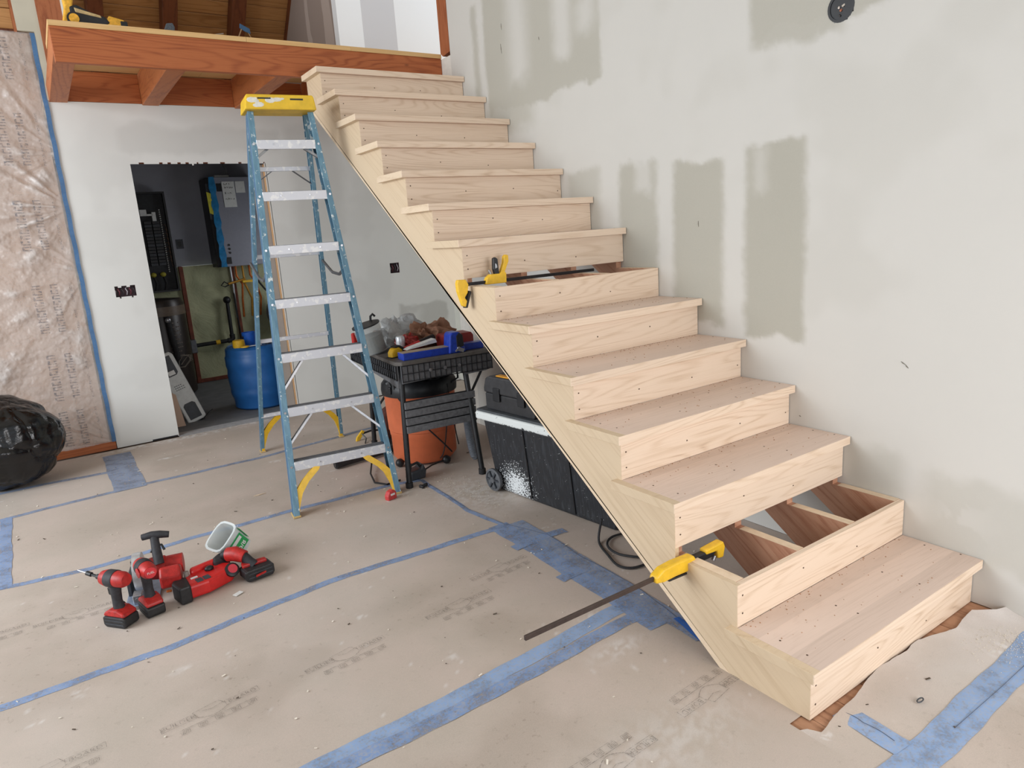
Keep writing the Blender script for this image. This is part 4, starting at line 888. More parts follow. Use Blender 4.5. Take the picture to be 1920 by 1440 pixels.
# ------------------------------------------------------------------ stepladder
LR = math.radians(-6.7)
ld = thing('stepladder', 'tall blue fibreglass stepladder with yellow cap, splashed with white paint', 'stepladder', (-0.434, 2.755, 0), LR)
tl = NT('blue_fibreglass'); v = tl.coord(rnd=False); vo = tl.noise(v, 26, 3, 0.6); vs_ = tl.coord(rnd=False, scale=(1, 1, 0.35)); v2_ = tl.noise(vs_, 70, 3, 0.6)
sepz = tl.n('ShaderNodeSeparateXYZ'); tl.l(v, sepz.inputs[0])
th_ = tl.math('MULTIPLY_ADD', sepz.outputs[2], 0.022, 0)   # more splashes higher up
m1 = tl.ramp(tl.math('ADD', vo, th_), [(0.66, val(0)), (0.69, val(1))]); m2 = tl.ramp(tl.math('ADD', v2_, th_), [(0.67, val(0)), (0.71, val(0.8))])
bs = tl.mix(tl.ramp(tl.noise(tl.coord(rnd=False, scale=(1, 1, 0.05)), 60, 2), [(0.3, val(0)), (0.7, val(1))]), srgb(112, 152, 172), srgb(90, 128, 150))
tl.base(tl.mix(tl.math('MAXIMUM', m1, m2), bs, srgb(212, 220, 220))); tl.b.inputs['Roughness'].default_value = 0.5
FIB = tl.m
FIBD = plain('blue_fibreglass_web', srgb(64, 104, 136), 0.5, wear=.12)
ta = NT('paint_spotted_aluminium'); v = ta.coord(rnd=False); a1 = ta.noise(v, 34, 3); ta.base(ta.mix(ta.ramp(a1, [(0.55, val(0)), (0.62, val(1))]), srgb(208, 210, 216), srgb(228, 228, 228))); ta.b.inputs['Metallic'].default_value = 0.15; ta.b.inputs['Roughness'].default_value = 0.45; ALU = ta.m
def rail(name, p0, p1, side, w, d, par, mat, web):
    # C channel: web on the outside, flanges turned inwards
    p0 = Vector(p0); p1 = Vector(p1); a = (p1 - p0).normalized(); x = Vector((side, 0, 0)); x = (x - a * x.dot(a)).normalized(); y = a.cross(x).normalized()
    if y.y < 0: y = -y
    def bar(cx, cy, wx, wy, nm, mt):
        m_ = MB(); vs = []
        for p in (p0, p1):
            for sx_, sy_ in ((-1, -1), (1, -1), (1, 1), (-1, 1)): vs.append(p + x * (cx + sx_ * wx / 2) + y * (cy + sy_ * wy / 2))
        m_.add(vs, [(0, 1, 2, 3), (4, 7, 6, 5), (0, 4, 5, 1), (1, 5, 6, 2), (2, 6, 7, 3), (3, 7, 4, 0)]); return m_
    q = bar(-w / 2, 0.003, w, 0.006, '', 0); r = q.build(name, mat, par, bevel=0.001, seg=1)
    q2 = bar(-0.003, d / 2, 0.006, d - 0.008, '', 0); q2.build('rail_web', web, r)
    q3 = bar(-w / 2, d - 0.003, w, 0.006, '', 0); q3.build('rail_flange', mat, r)
    return r
LEAN = 0.22; HT = 2.385
def fx(z): return 0.325 - (0.325 - 0.190) * z / HT
def fy(z): return LEAN * z
for s in (-1, 1): rail('front_rail', (s * 0.325, 0, 0.012), (s * 0.190, LEAN * 2.33, 2.33), s, 0.034, 0.075, ld, FIB, FIBD)
RB = 1.525; RTY = 0.66
def rx(z): return 0.322 - (0.322 - 0.185) * z / HT
def ry(z): return RB + (RTY - RB) * z / 2.33
for s in (-1, 1): rail('rear_rail', (s * 0.322 + 0.044 - 0.02, RB, 0.012), (s * 0.18, RTY - 0.05, 2.33), s, 0.026, 0.05, ld, FIB, FIBD)
# cap
cp = MB().prism([(-0.205, 2.335), (0.205, 2.335), (0.195, 2.405), (0.188, 2.418), (-0.188, 2.418), (-0.195, 2.405)], 'y', 0.475, 0.70)
cp = cp.build('top_cap', None or plain('yellow_cap_painted', srgb(232, 190, 44), 0.5, wear=.12, wscale=14), ld, bevel=0.006)
MB().box(-0.13, -0.055, 0.4735, 0.476, 2.392, 2.400).box(0.055, 0.13, 0.4735, 0.476, 2.388, 2.397).build('slot', BLACK, cp)
for q in range(9):
    rn = random.Random(q); x = rn.uniform(-0.19, 0.02); z = rn.uniform(2.345, 2.41); s = rn.uniform(0.008, 0.028)
    MB().lathe([(0, 0), (s, 0), (s * .8, 0.0012), (0, 0.0014)], (x, 0.4752, min(z, 2.40 - s * .6) if z > 2.37 else z + s * .3), (0, -1, 0), 9, sx=1.3, sy=0.7).build('paint_splash', plain('splash', srgb(226, 224, 214), 0.6), cp)
zz = [0.290, 0.600, 0.910, 1.220, 1.530, 1.840, 2.140]
for i, z in enumerate(zz):
    y = fy(z); hx = fx(z) - 0.034
    s_ = MB().box(-hx, hx, y + 0.001, y + 0.078, z + 0.018, z + 0.024).box(-hx, hx, y - 0.003, y + 0.003, z - 0.028, z + 0.024).box(-hx, hx, y + 0.073, y + 0.078, z - 0.02, z + 0.018).build('step', ALU, ld, bevel=0.0015, seg=1)
    rm = MB()
    for q in range(5): rm.box(-hx, hx, y + 0.010 + q * 0.013, y + 0.015 + q * 0.013, z + 0.024, z + 0.0265)
    rm.build('grip_ribs', GREYST, s_)
    rv = MB()
    for s in (-1, 1):
        rv.cyl((s * (hx + 0.018), y - 0.002, z + 0.0), (s * (hx + 0.018), y - 0.006, z), 0.007, n=10); rv.cyl((s * hx * 0.45, y - 0.003, z), (s * hx * 0.45, y - 0.006, z), 0.005, n=8)
    rv.build('rivets', STEEL, s_, smooth=True)
def brace(p0, p1, w, t_, par, mat, name='brace'):
    p0 = Vector(p0); p1 = Vector(p1); a = (p1 - p0).normalized(); y = Vector((0, 1, 0)); y = (y - a * y.dot(a)).normalized(); x = a.cross(y); m_ = MB(); vs = []
    for p in (p0, p1):
        for sx_, sy_ in ((-1, -1), (1, -1), (1, 1), (-1, 1)): vs.append(p + x * sx_ * t_ / 2 + y * sy_ * w / 2)
    m_.add(vs, [(0, 1, 2, 3), (4, 7, 6, 5), (0, 4, 5, 1), (1, 5, 6, 2), (2, 6, 7, 3), (3, 7, 4, 0)]); return m_.build(name, mat, par, bevel=0.001, seg=1)
for (zi, dx) in ((1, 0.15), (2, 0.13), (6, 0.07)):
    z = zz[zi]
    for s in (-1, 1):
        zb = z - (0.20 if zi < 3 else 0.09); hx = fx(z) - 0.03
        brace((s * (hx - dx), fy(z) + 0.045, z - 0.02), (s * (fx(zb) - 0.012), fy(zb) + 0.03, zb), 0.035, 0.006, ld, GREYST)
        brace((s * (hx - dx), fy(z) + 0.022, z - 0.02), (s * (fx(zb) - 0.012), fy(zb) + 0.010, zb), 0.006, 0.014, ld, STEEL)
# yellow foot braces
def foot_brace(s, front):
    pts2 = [(0.0, 0.0), (0.018, 0.0), (0.030, 0.06), (0.055, 0.13), (0.10, 0.19), (0.165, 0.245), (0.175, 0.262), (0.14, 0.27), (0.06, 0.20), (0.018, 0.15), (0.0, 0.14)]
    if front:
        pol = [(s * (0.325 - 0.012 - a * 1.0 - 0.0565 * b * 0.5), b) for a, b in pts2]
        m_ = MB(); vs = []; n = len(pol)
        for off_ in (-0.004, 0.010):
            for (x, z) in pol: vs.append((x, fy(z) + off_ + 0.006, z + 0.0))
        m_.add(vs, [tuple(range(n))[::-1], tuple(range(n, 2 * n))] + [(i, (i + 1) % n, n + (i + 1) % n, n + i) for i in range(n)])
        m_.tf(Matrix.Identity(4))
        # flange following the inner curve
        for (a, b), (c_, d_) in zip(pts2[1:6], pts2[2:7]):
            x0 = s * (0.325 - 0.012 - a - 0.028 * b); x1 = s * (0.325 - 0.012 - c_ - 0.028 * d_)
            m_.add([(x0, fy(b) + 0.004, b), (x1, fy(d_) + 0.004, d_), (x1, fy(d_) + 0.07, d_), (x0, fy(b) + 0.07, b), (x0 + s * 0.004, fy(b) + 0.004, b + .003), (x1 + s * 0.004, fy(d_) + 0.004, d_ + .003), (x1 + s * 0.004, fy(d_) + 0.07, d_ + .003), (x0 + s * 0.004, fy(b) + 0.07, b + .003)],
                   [(0, 1, 2, 3), (4, 7, 6, 5), (0, 4, 5, 1), (1, 5, 6, 2), (2, 6, 7, 3), (3, 7, 4, 0)])
        m_.build('foot_brace', YEL, ld)
    else:
        m_ = MB(); vs = []; pol = [(s * (0.322 - 0.006 - a - 0.02 * b) + 0.024, b * 1.15) for a, b in pts2]; n = len(pol)
        for off_ in (0.0, 0.03):
            for (x, z) in pol: vs.append((x, ry(z) + off_ + 0.004, z))
        m_.add(vs, [tuple(range(n))[::-1], tuple(range(n, 2 * n))] + [(i, (i + 1) % n, n + (i + 1) % n, n + i) for i in range(n)])
        m_.build('foot_brace', YEL, ld)
for s in (-1, 1): foot_brace(s, True); foot_brace(s, False)
for s in (-1, 1):
    MB().box(s * 0.308 - 0.022, s * 0.308 + 0.022, -0.006, 0.085, 0.0, 0.012).build('foot_pad', plain('tan_rubber', srgb(196, 168, 110), 0.7), ld, bevel=0.003)
    MB().box(s * 0.308 + 0.024 - 0.02, s * 0.308 + 0.024 + 0.02, RB - 0.006, RB + 0.055, 0.0, 0.012).build('foot_pad', plain('tan_rubber2', srgb(196, 168, 110), 0.7), ld, bevel=0.003)
for z in (0.31, 0.90, 1.49, 2.03):
    MB().box(-rx(z) + 0.03, rx(z) - 0.005, ry(z) + 0.0, ry(z) + 0.018, z - 0.014, z + 0.014).build('rear_crossbar', ALU, ld, bevel=0.002, seg=1)
for s in (-1, 1): brace((s * 0.06 + .01, ry(2.03) + 0.012, 2.02), (s * (rx(1.93) - 0.02) + .01, ry(1.93) + 0.012, 1.93), 0.02, 0.006, ld, GREYST)
for s in (-1, 1):
    z = 1.40; mb_ = MB().tube([(s * (fx(z) - 0.01), fy(z) + 0.05, z), (s * (fx(z) - 0.012), fy(z) + 0.22, z - 0.05), (s * (rx(z) - 0.01), (fy(z) + ry(z)) / 2 + 0.05, z - 0.04), (s * (rx(z) - 0.008), ry(z) + 0.01, z + 0.05)], 0.010, 6); mb_.build('spreader', GREYST, ld, smooth=True)

# ------------------------------------------------------------------ folding workbench
BR_ = math.radians(-5.5)
bn = thing('workbench', 'black plastic folding workbench loaded with tools behind the ladder', 'workbench', (-0.015, 2.80, 0), BR_)
BW, BD = 0.66, 1.05
BP = plain('ribbed_black_plastic', srgb(104, 105, 108), 0.55, wear=.3, wscale=40)
top = MB().prism([(0.035, 0), (BW, 0), (BW, BD), (0, BD), (0, 0.035)], 'z', 0.775, 0.80).build('bench_top', plain('dusty_black_top', srgb(88, 84, 80), 0.7, wear=.25, wscale=20), bn, bevel=0.004)
ap = MB().prism([(0.03, 0.66), (0.16, 0.665), (0.42, 0.68), (0.47, 0.655), (BW - 0.05, 0.66), (BW, 0.672), (BW, 0.775), (0.03, 0.775)], 'y', 0.008, 0.02).build('front_apron', BP, bn)
rb = MB(); n = 17
for i in range(n + 1):
    x = 0.033 + (BW - 0.035) * i / n; rb.box(x - 0.002, x + 0.002, 0.0, 0.012, 0.668, 0.776)
for z in (0.672, 0.72, 0.772): rb.box(0.033, BW, 0.0, 0.012, z - 0.002, z + 0.002)
rb.build('apron_ribs', BLACK, ap)
sd = MB().prism([(0.035, 0.63), (0.20, 0.645), (0.9, 0.68), (BD, 0.70), (BD, 0.775), (0.035, 0.775)], 'x', 0.008, 0.02).build('side_apron', BP, bn)
rb = MB()
for i in range(26): y = 0.035 + (BD - 0.04) * i / 25; rb.box(0.0, 0.012, y - 0.002, y + 0.002, 0.68, 0.776)
for z in (0.685, 0.73, 0.772): rb.box(0.0, 0.012, 0.035, BD, z - 0.002, z + 0.002)
rb.build('apron_ribs', BLACK, sd)
MB().box(BW - 0.02, BW - 0.005, 0.01, BD, 0.68, 0.775).build('side_apron', BP, bn)
MB().box(0.02, BW - 0.01, BD - 0.02, BD, 0.68, 0.775).build('rear_apron', BP, bn)
for x in (0.22, 0.32, 0.42): MB().lathe([(0, 0), (0.011, 0), (0.011, 0.004), (0, 0.005)], (x, 0.0, 0.725), (0, -1, 0), 12).build('bolt_head', STEEL, bn, smooth=True)
for (x0, y0, x1, y1) in ((0.045, 0.06, -0.01, -0.035), (0.47, 0.05, 0.475, -0.10), (0.10, 0.92, 0.10, 1.03), (0.50, 0.92, 0.52, 1.0)):
    lg = MB().cyl((x0, y0, 0.77), (x1, y1, 0.02), 0.018, n=12).build('leg', BLACK, bn, smooth=True)
    MB().cyl((x1, y1, 0.035), (x1, y1, 0.0), 0.024, n=12).build('foot', BLACKR, lg, smooth=True)
brace((0.60, 0.03, 0.68), (0.475, 0.01, 0.50), 0.015, 0.012, bn, BLACK); brace((0.10, 0.90, 0.30), (0.22, 0.5, 0.68), 0.015, 0.012, bn, BLACK)
# slatted shelf between the front legs
shf = MB()
sp = thing
for i in range(4):
    z = 0.345 + i * 0.052
    MB().box(0.02, 0.505, -0.022, -0.006, z, z + 0.044).build('shelf_slat', BP, bn, bevel=0.003)
MB().box(0.03, 0.50, -0.004, 0.004, 0.35, 0.55).build('shelf_back', BLACK, bn)
BM = T(-0.015, 2.80, 0) @ Rz(BR_)
def bpos(x, y, z=0.80): return tuple(BM @ Vector((x, y, z)))
# shop vacuum under the bench
vc = thing('shop_vacuum', 'orange drum shop vacuum with black motor head under the workbench', 'vacuum cleaner', (0.335, 3.245, 0), -0.2)
OR = plain('orange_drum', srgb(214, 112, 72), 0.5, wear=.08, wscale=12)
MB().lathe([(0.0, 0.02), (0.20, 0.02), (0.225, 0.05), (0.228, 0.20), (0.232, 0.205), (0.235, 0.24), (0.24, 0.245), (0.248, 0.50), (0.255, 0.51), (0.255, 0.53), (0, 0.53)], n=48).build('drum', OR, vc, smooth=True)
MB().lathe([(0.262, 0.50), (0.265, 0.53), (0.26, 0.57), (0.235, 0.60), (0.15, 0.61), (0, 0.61)], n=48).build('lid', BLACK, vc, smooth=True)
MB().lathe([(0.215, 0.59), (0.22, 0.66), (0.20, 0.71), (0.15, 0.745), (0.0, 0.76)], n=32, sx=1.1, sy=0.9).build('motor_head', plain('gloss_black', srgb(26, 28, 32), 0.3, wear=.2), vc, smooth=True)
MB().lathe([(0.052, 0.0), (0.055, 0.05), (0.040, 0.05), (0.036, 0.0)], (0.05, -0.17, 0.645), (0.1, -1, 0.0), 22).build('blower_port', BLACK, vc, smooth=True)
MB().lathe([(0.0, 0.0), (0.036, 0.0), (0.036, 0.004), (0, 0.004)], (0.053, -0.20, 0.645), (0.1, -1, 0.0), 22).build('port_shadow', BLACKR, vc)
MB().box(-0.055, -0.01, -0.205, -0.200, 0.615, 0.655).build('white_label', WHITE, vc)
MB().cbox((-0.19, -0.10, 0.66), (0.035, 0.02, 0.05), Euler((0, 0, 0.5)).to_matrix()).build('white_label', WHITE, vc)
MB().blob((-0.19, -0.05, 0.64), (0.05, 0.07, 0.06), 10).build('lid_latch', BLACK, vc, smooth=True)
MB().cbox((-0.225, -0.12, 0.55), (0.04, 0.03, 0.05), Euler((0, 0, 0.5)).to_matrix()).build('lid_latch', BLACK, vc, bevel=0.006)
MB().tube([(-0.22, -0.12, 0.56), (-0.24, -0.14, 0.62), (-0.25, -0.12, 0.60)], 0.008, 6).tube([(-0.21, -0.15, 0.56), (-0.22, -0.17, 0.63), (-0.20, -0.16, 0.61)], 0.008, 6).build('crevice_tool', plain('grey_rubber', srgb(84, 86, 88), 0.5), vc, smooth=True)
MB().tube([(0.20, -0.1, 0.60), (0.25, -0.13, 0.66), (0.24, -0.16, 0.58), (0.18, -0.19, 0.56)], 0.007, 6).build('power_cord', BLACKR, vc, smooth=True)
cd = []
for i in range(30):
    q = i / 29; a = -2.4 + q * 1.35; cd.append((0.262 * math.cos(a), 0.262 * math.sin(a), 0.50 - 0.42 * q))
MB().tube(cd, 0.005, 6).build('power_cord', BLACKR, vc, smooth=True)
MB().tube([(0.262 * math.cos(a), 0.262 * math.sin(a), 0.06 + 0.5 * (1 - abs(a + 1.0) / 0.45) ** 2) for a in [-1.45 + i * 0.045 for i in range(18)]], 0.004, 6).build('power_cord', BLACKR, vc, smooth=True)
for a in (-1.2, 0.4, 2.0, 3.6):
    cst = MB().blob((0.24 * math.cos(a), 0.24 * math.sin(a), 0.03), (0.03, 0.03, 0.03), 8).build('caster', BLACK, vc, smooth=True)
rr = []; pr_ = []
for i in range(110):
    q = i / 109; x = 0.55 + 0.02 * math.sin(q * 3) + 0.10 * q * q; y = 3.02 - 0.06 * q; z = 0.50 - 0.47 * q ** 1.2 if q < 0.8 else 0.50 - 0.47 * q ** 1.2
    pr_.append((0.50 + 0.012 * math.sin(q * 4) + 0.07 * q ** 3, 2.92, max(z - 0.03, 0.035))); rr.append(0.030 if i % 2 else 0.026)
hz = MB().tube(pr_, rr, 12).build('vacuum_hose', plain('grey_hose', srgb(120, 126, 134), 0.5, wear=.15), None, smooth=True); tag(hz, 'grey corrugated vacuum hose hanging beside the orange drum', 'hose')
hs = thing('hose_wand', 'black vacuum wand lying on the floor behind the ladder foot', 'vacuum wand', (-0.256, 3.474, 0.036))
MB().tube([(0, 0, 0), (0.09, 0.01, 0), (0.52, 0.05, 0)], [0.033, 0.029, 0.027], 16).build('tube_body', plain('soft_black', srgb(38, 38, 42), 0.5, wear=.2), hs, smooth=True)
MB().lathe([(0.0, 0.0), (0.026, 0.0), (0.026, 0.003), (0, 0.003)], (0, 0, 0), (-1, 0, 0), 18).build('open_end', BLACK, hs)
t = thing('battery_charger', 'black charger with a loop handle on the floor by the bench leg', 'charger', (0.075, 2.90, 0))
MB().prism([(-0.05, 0.0), (0.06, 0.0), (0.07, 0.05), (0.05, 0.10), (0.03, 0.07), (-0.04, 0.06)], 'y', -0.045, 0.045).build('case', DKGREY, t, bevel=0.01)
MB().tube([(-0.04, -0.02, 0.065), (-0.03, -0.02, 0.10), (0.015, -0.02, 0.11), (0.04, -0.02, 0.075)], 0.009, 8).build('handle', BLACKR, t, smooth=True)
MB().tube([(0.06, -0.03, 0.05), (0.14, 0.02, 0.05), (0.22, 0.08, 0.035), (0.35, 0.14, 0.02)], 0.005, 6).build('cable', BLACKR, t, smooth=True)
o = MB(); 
for i in range(7): rn = random.Random(i); o.blob((rn.uniform(-.02, .03), rn.uniform(-.015, .015), 0.012), (0.012, 0.009, 0.011), 6)
o = o.build('metal_fittings', BLACK, smooth=True, loc=(0.035, 2.70, 0)); tag(o, 'small black metal fittings at the foot of the bench leg', 'fittings')
o = MB().tube([(-0.02, 2.92, 0.008), (-0.12, 2.91, 0.007), (-0.165, 3.0, 0.007), (-0.13, 3.15, 0.02), (-0.05, 3.32, 0.03), (0.02, 3.38, 0.01)], 0.006, 7).build('extension_cord', BLACKR, smooth=True); tag(o, 'grey-black cord looping on the floor behind the ladder foot', 'cord')
ch = thing('chalk_reel', 'small red and white chalk reel on the floor before the ladder foot', 'chalk reel', (-0.20, 2.67, 0), 0.3)
MB().prism([(-0.034, 0.0), (0.034, 0.0), (0.032, 0.045), (0.012, 0.062), (-0.02, 0.055), (-0.036, 0.03)], 'y', -0.018, 0.018).build('case', plain('faded_red', srgb(196, 64, 64), 0.5, wear=.25, wscale=60), ch, bevel=0.006)
MB().cbox((0.0, -0.02, 0.035), (0.03, 0.003, 0.012)).build('white_label', WHITE, ch)
# clutter behind the bench under its rear legs
o = MB().prism([(0, 0), (0.16, 0), (0.17, 0.20), (0.14, 0.28), (0.02, 0.22)], 'y', 0, 0.12).build('canvas_bag', plain('brown_canvas', srgb(92, 52, 44), 0.9, wear=.3, wscale=18), bevel=0.03, loc=(0.28, 3.86, 0)); tag(o, 'dark red-brown canvas bag on the floor behind the bench', 'bag')
t = thing('hand_clamp', 'small yellow-jawed black hand clamp on the floor behind the ladder', 'clamp', (0.16, 4.02, 0.0))
MB().prism([(-0.05, 0.0), (-0.02, 0.0), (0.03, 0.07), (0.01, 0.08), (-0.04, 0.03)], 'y', -0.01, 0.01).build('jaw', YEL, t, bevel=0.003)
MB().tube([(0.0, 0, 0.05), (0.08, 0.0, 0.06), (0.16, 0.0, 0.05)], 0.008, 6).tube([(0.0, 0, 0.06), (0.02, -0.05, 0.02), (-0.02, -0.12, 0.005)], 0.005, 6).build('arm', BLACK, t, smooth=True)
o = MB().box(-0.14, 0.10, -0.10, 0.16, 0.0, 0.035).build('black_case', BLACK, bevel=0.008, loc=(0.36, 3.62, 0)); tag(o, 'flat black case on the floor behind the orange vacuum', 'case')

# tools and clutter on the bench
BLP = plain('royal_blue_paint', srgb(34, 64, 168), 0.32, wear=.2, wscale=40)
jg = thing('pocket_hole_jig', 'royal blue jig with upright clamp block at the bench front edge', 'jig', bpos(0.06, 0.03), BR_ + 0.02)
MB().box(0.0, 0.32, 0.0, 0.10, 0.0, 0.045).build('left_tray', BLP, jg, bevel=0.004)
MB().box(0.0, 0.325, 0.006, 0.094, 0.0455, 0.047).build('dusty_inlay', plain('dust_tan', srgb(168, 150, 128), 0.9, wear=.2), jg)
MB().box(0.41, 0.58, 0.03, 0.10, 0.0, 0.045).build('right_tray', BLP, jg, bevel=0.004)
MB().prism([(0.0, 0.0), (0.12, 0.0), (0.11, 0.045), (0.095, 0.12), (0.08, 0.135), (0.03, 0.135), (0.015, 0.12)], 'y', -0.012, 0.09).tf(Matrix.Identity(4)).build('clamp_block', BLP, jg, bevel=0.008, loc=(0.31, 0, 0))
MB().prism([(0.055, 0.03), (0.105, 0.04), (0.10, 0.115), (0.075, 0.13), (0.055, 0.11)], 'y', -0.016, -0.011).build('drill_guide', BLACK, jg, bevel=0.002, loc=(0.31, 0, 0))
MB().cbox((0.385, -0.02, 0.02), (0.05, 0.012, 0.025), Euler((0, 0.4, 0)).to_matrix()).cbox((0.365, -0.02, 0.025), (0.04, 0.012, 0.012), Euler((0, -0.7, 0)).to_matrix()).build('toggle', STEEL, jg, bevel=0.003)
jr = thing('storage_jar', 'clear plastic jar half full of screws, tilted left on the bench', 'jar', bpos(0.03, 0.50), rot=(0, math.radians(-14), 0))
gl = NT('clear_jar'); gl.base(srgb(214, 222, 222)); gl.b.inputs['Roughness'].default_value = 0.15; gl.b.inputs['Alpha'].default_value = 0.22
MB().lathe([(0.06, 0.0), (0.085, 0.01), (0.092, 0.20), (0.088, 0.20), (0.08, 0.015), (0, 0.012)], n=28).build('jar_wall', gl.m, jr, smooth=True)
MB().lathe([(0.0, 0.015), (0.079, 0.016), (0.084, 0.125), (0.0, 0.12)], n=24).build('screws_inside', plain('screw_heap', srgb(92, 90, 84), 0.5, metal=.3, wear=.6, wscale=160, bump=.6), jr)['kind'] = 'stuff'
MB().lathe([(0.092, 0.198), (0.095, 0.20), (0.095, 0.208), (0.088, 0.208)], n=28).build('rim', BLACK, jr, smooth=True)
MB().tube([(0.06, 0.05, 0.205), (0.07, 0.05, 0.235), (0.09, 0.05, 0.245), (0.10, 0.05, 0.225)], 0.008, 6).build('handle', BLACKR, jr, smooth=True)
tm = thing('tape_measure', 'yellow and black tape measure on the left of the bench top', 'tape measure', bpos(0.075, 0.22), 0.2)
MB().prism([(-0.045, 0.0), (0.045, 0.0), (0.043, 0.045), (0.015, 0.066), (-0.025, 0.06), (-0.045, 0.035)], 'y', -0.025, 0.025).build('case', YEL, tm, bevel=0.008)
MB().prism([(0.02, 0.0), (0.055, 0.0), (0.055, 0.055), (0.02, 0.078), (-0.02, 0.07), (-0.01, 0.062), (0.018, 0.066), (0.044, 0.046)], 'y', -0.027, 0.027).build('rubber_guard', BLACKR, tm, bevel=0.003)
MB().box(-0.055, 0.06, -0.028, 0.028, -0.0, 0.006).build('base_guard', BLACKR, tm, bevel=0.002)
cg = thing('sealant_tube', 'red and black sealant tube lying across the bench clutter', 'tube', bpos(0.135, 0.25, 0.825), rot=(0, math.radians(-12), math.radians(8)))
MB().tube([(0, 0, 0), (0.14, 0, 0)], 0.024, 16).build('tube_body', plain('red_tube', srgb(196, 40, 44), 0.4, wear=.15), cg, smooth=True)
MB().tube([(0.14, 0, 0), (0.26, 0, 0)], 0.0242, 16).build('tube_end', BLACK, cg, smooth=True)
MB().tube([(-0.03, 0, 0), (0.0, 0, 0)], [0.02, 0.024], 16).build('cap', plain('pale_blue_cap', srgb(150, 180, 196), 0.4), cg, smooth=True)
text('SEALANT', 0.022, Matrix.Translation((0.065, -0.0245, 0.004)) @ Matrix.Rotation(PI / 2, 4, 'X'), WHITE, cg) if False else MB().box(0.015, 0.11, -0.0248, -0.0238, 0.0, 0.008).build('white_band', WHITE, cg)
o = MB().prism([(0, 0), (0.22, 0.02), (0.21, 0.045), (0.03, 0.012)], 'y', -0.03, 0.03).build('paper_strip', WHITE, loc=bpos(0.12, 0.16, 0.848)); tag(o, 'white paper strip lying over the blue jig tray', 'paper')
rb_ = thing('red_tool_case', 'dark red metal case at the right rear of the bench', 'case', bpos(0.42, 0.22), BR_)
MB().prism([(0.0, 0.0), (0.22, 0.0), (0.22, 0.075), (0.205, 0.095), (0.015, 0.095), (0.0, 0.08)], 'y', 0, 0.14).build('shell', plain('deep_red', srgb(132, 40, 38), 0.45, wear=.15), rb_, bevel=0.006)
def crumple(name, label, cat, loc, r, mat, seed, amp=0.35, squash=1.0):
    rn_ = random.Random(seed); m_ = MB(); n = 22; vs = []
    for i in range(n + 1):
        thh = PI * i / n
        for j in range(2 * n):
            a = PI * j / n; x, y, z = math.sin(thh) * math.cos(a), math.sin(thh) * math.sin(a), math.cos(thh)
            k = float(1 + amp * (abs(vnoise(np.array([x * 2 + z + seed]), np.array([y * 2 - z]), 1.6, seed)[0] - 0.5) * 2 - 0.5) + amp * 0.9 * (vnoise(np.array([x * 6 + z * 3]), np.array([y * 6 + z]), 1.0, seed + 1)[0] - 0.5))
            vs.append((r[0] * x * k, r[1] * y * k, max(r[2] * z * k, -r[2] * 0.55)))
    fs = [(i * 2 * n + j, (i + 1) * 2 * n + j, (i + 1) * 2 * n + (j + 1) % (2 * n), i * 2 * n + (j + 1) % (2 * n)) for i in range(n) for j in range(2 * n)]
    m_.v = vs; m_.f = fs; o = m_.build(name, mat, None, smooth=False, loc=(loc[0], loc[1], loc[2] + r[2] * 0.55)); tag(o, label, cat); return o
tb_ = NT('thin_white_bag'); tb_.base(srgb(196, 198, 198)); tb_.b.inputs['Roughness'].default_value = 0.3; tb_.b.inputs['Alpha'].default_value = 0.6
tb_.bump(tb_.noise(tb_.coord(rnd=False), 30, 4), .6, .01)
crumple('plastic_bag', 'crumpled translucent plastic bag heaped at the bench back', 'bag', bpos(0.27, 0.68), (0.17, 0.13, 0.13), tb_.m, 3, 0.5)
crumple('paper_bag', 'crumpled brown paper bag on the bench behind the blue jig', 'bag', bpos(0.42, 0.50), (0.17, 0.10, 0.10), plain('kraft_paper', srgb(160, 118, 94), 0.85, wear=.3, wscale=20, bump=.5), 5, 0.75)
crumple('snack_bag', 'crumpled red and white snack bag on the bench middle', 'bag', bpos(0.235, 0.40), (0.10, 0.07, 0.065), plain('red_foil', srgb(150, 44, 40), 0.35, wear=.5, wscale=35), 8, 0.5)
t = thing('drink_can', 'white and silver can lying among the bench clutter', 'can', bpos(0.165, 0.36, 0.87))
MB().lathe([(0.0, -0.04), (0.027, -0.04), (0.031, -0.03), (0.031, 0.03), (0.026, 0.04), (0, 0.038)], n=20).build('body', plain('white_silver', srgb(210, 214, 218), 0.3, metal=.3, wear=.3, wscale=40), t, smooth=True)
o = MB().cbox((0, 0, 0), (0.12, 0.05, 0.05), Euler((0, .2, .3)).to_matrix()).build('brown_glove', plain('brown_leather', srgb(104, 76, 52), 0.8, wear=.4, wscale=20), bevel=0.015, loc=bpos(0.135, 0.68, 0.90)); tag(o, 'brown leather glove wedged beside the tilted jar', 'glove')
o = MB().box(-0.03, 0.03, -0.02, 0.02, 0, 0.10).build('red_bottle', RED, bevel=0.012, loc=bpos(0.02, 0.92)); tag(o, 'small red bottle at the back left corner of the bench', 'bottle')
o = MB().prism([(0, 0), (0.16, 0), (0.15, 0.10), (0.02, 0.11)], 'y', 0, 0.05).build('black_pouch', BLACKR, bevel=0.015, loc=bpos(0.40, 0.62)); tag(o, 'black pouch behind the brown paper bag on the bench', 'pouch')

# ------------------------------------------------------------------ tote with toolbox
TB = math.radians(6.5)
tt = thing('storage_tote', 'big black storage tote with paint-chipped white lid edge under the stair', 'storage tote', (0.37, 2.38, 0), TB)
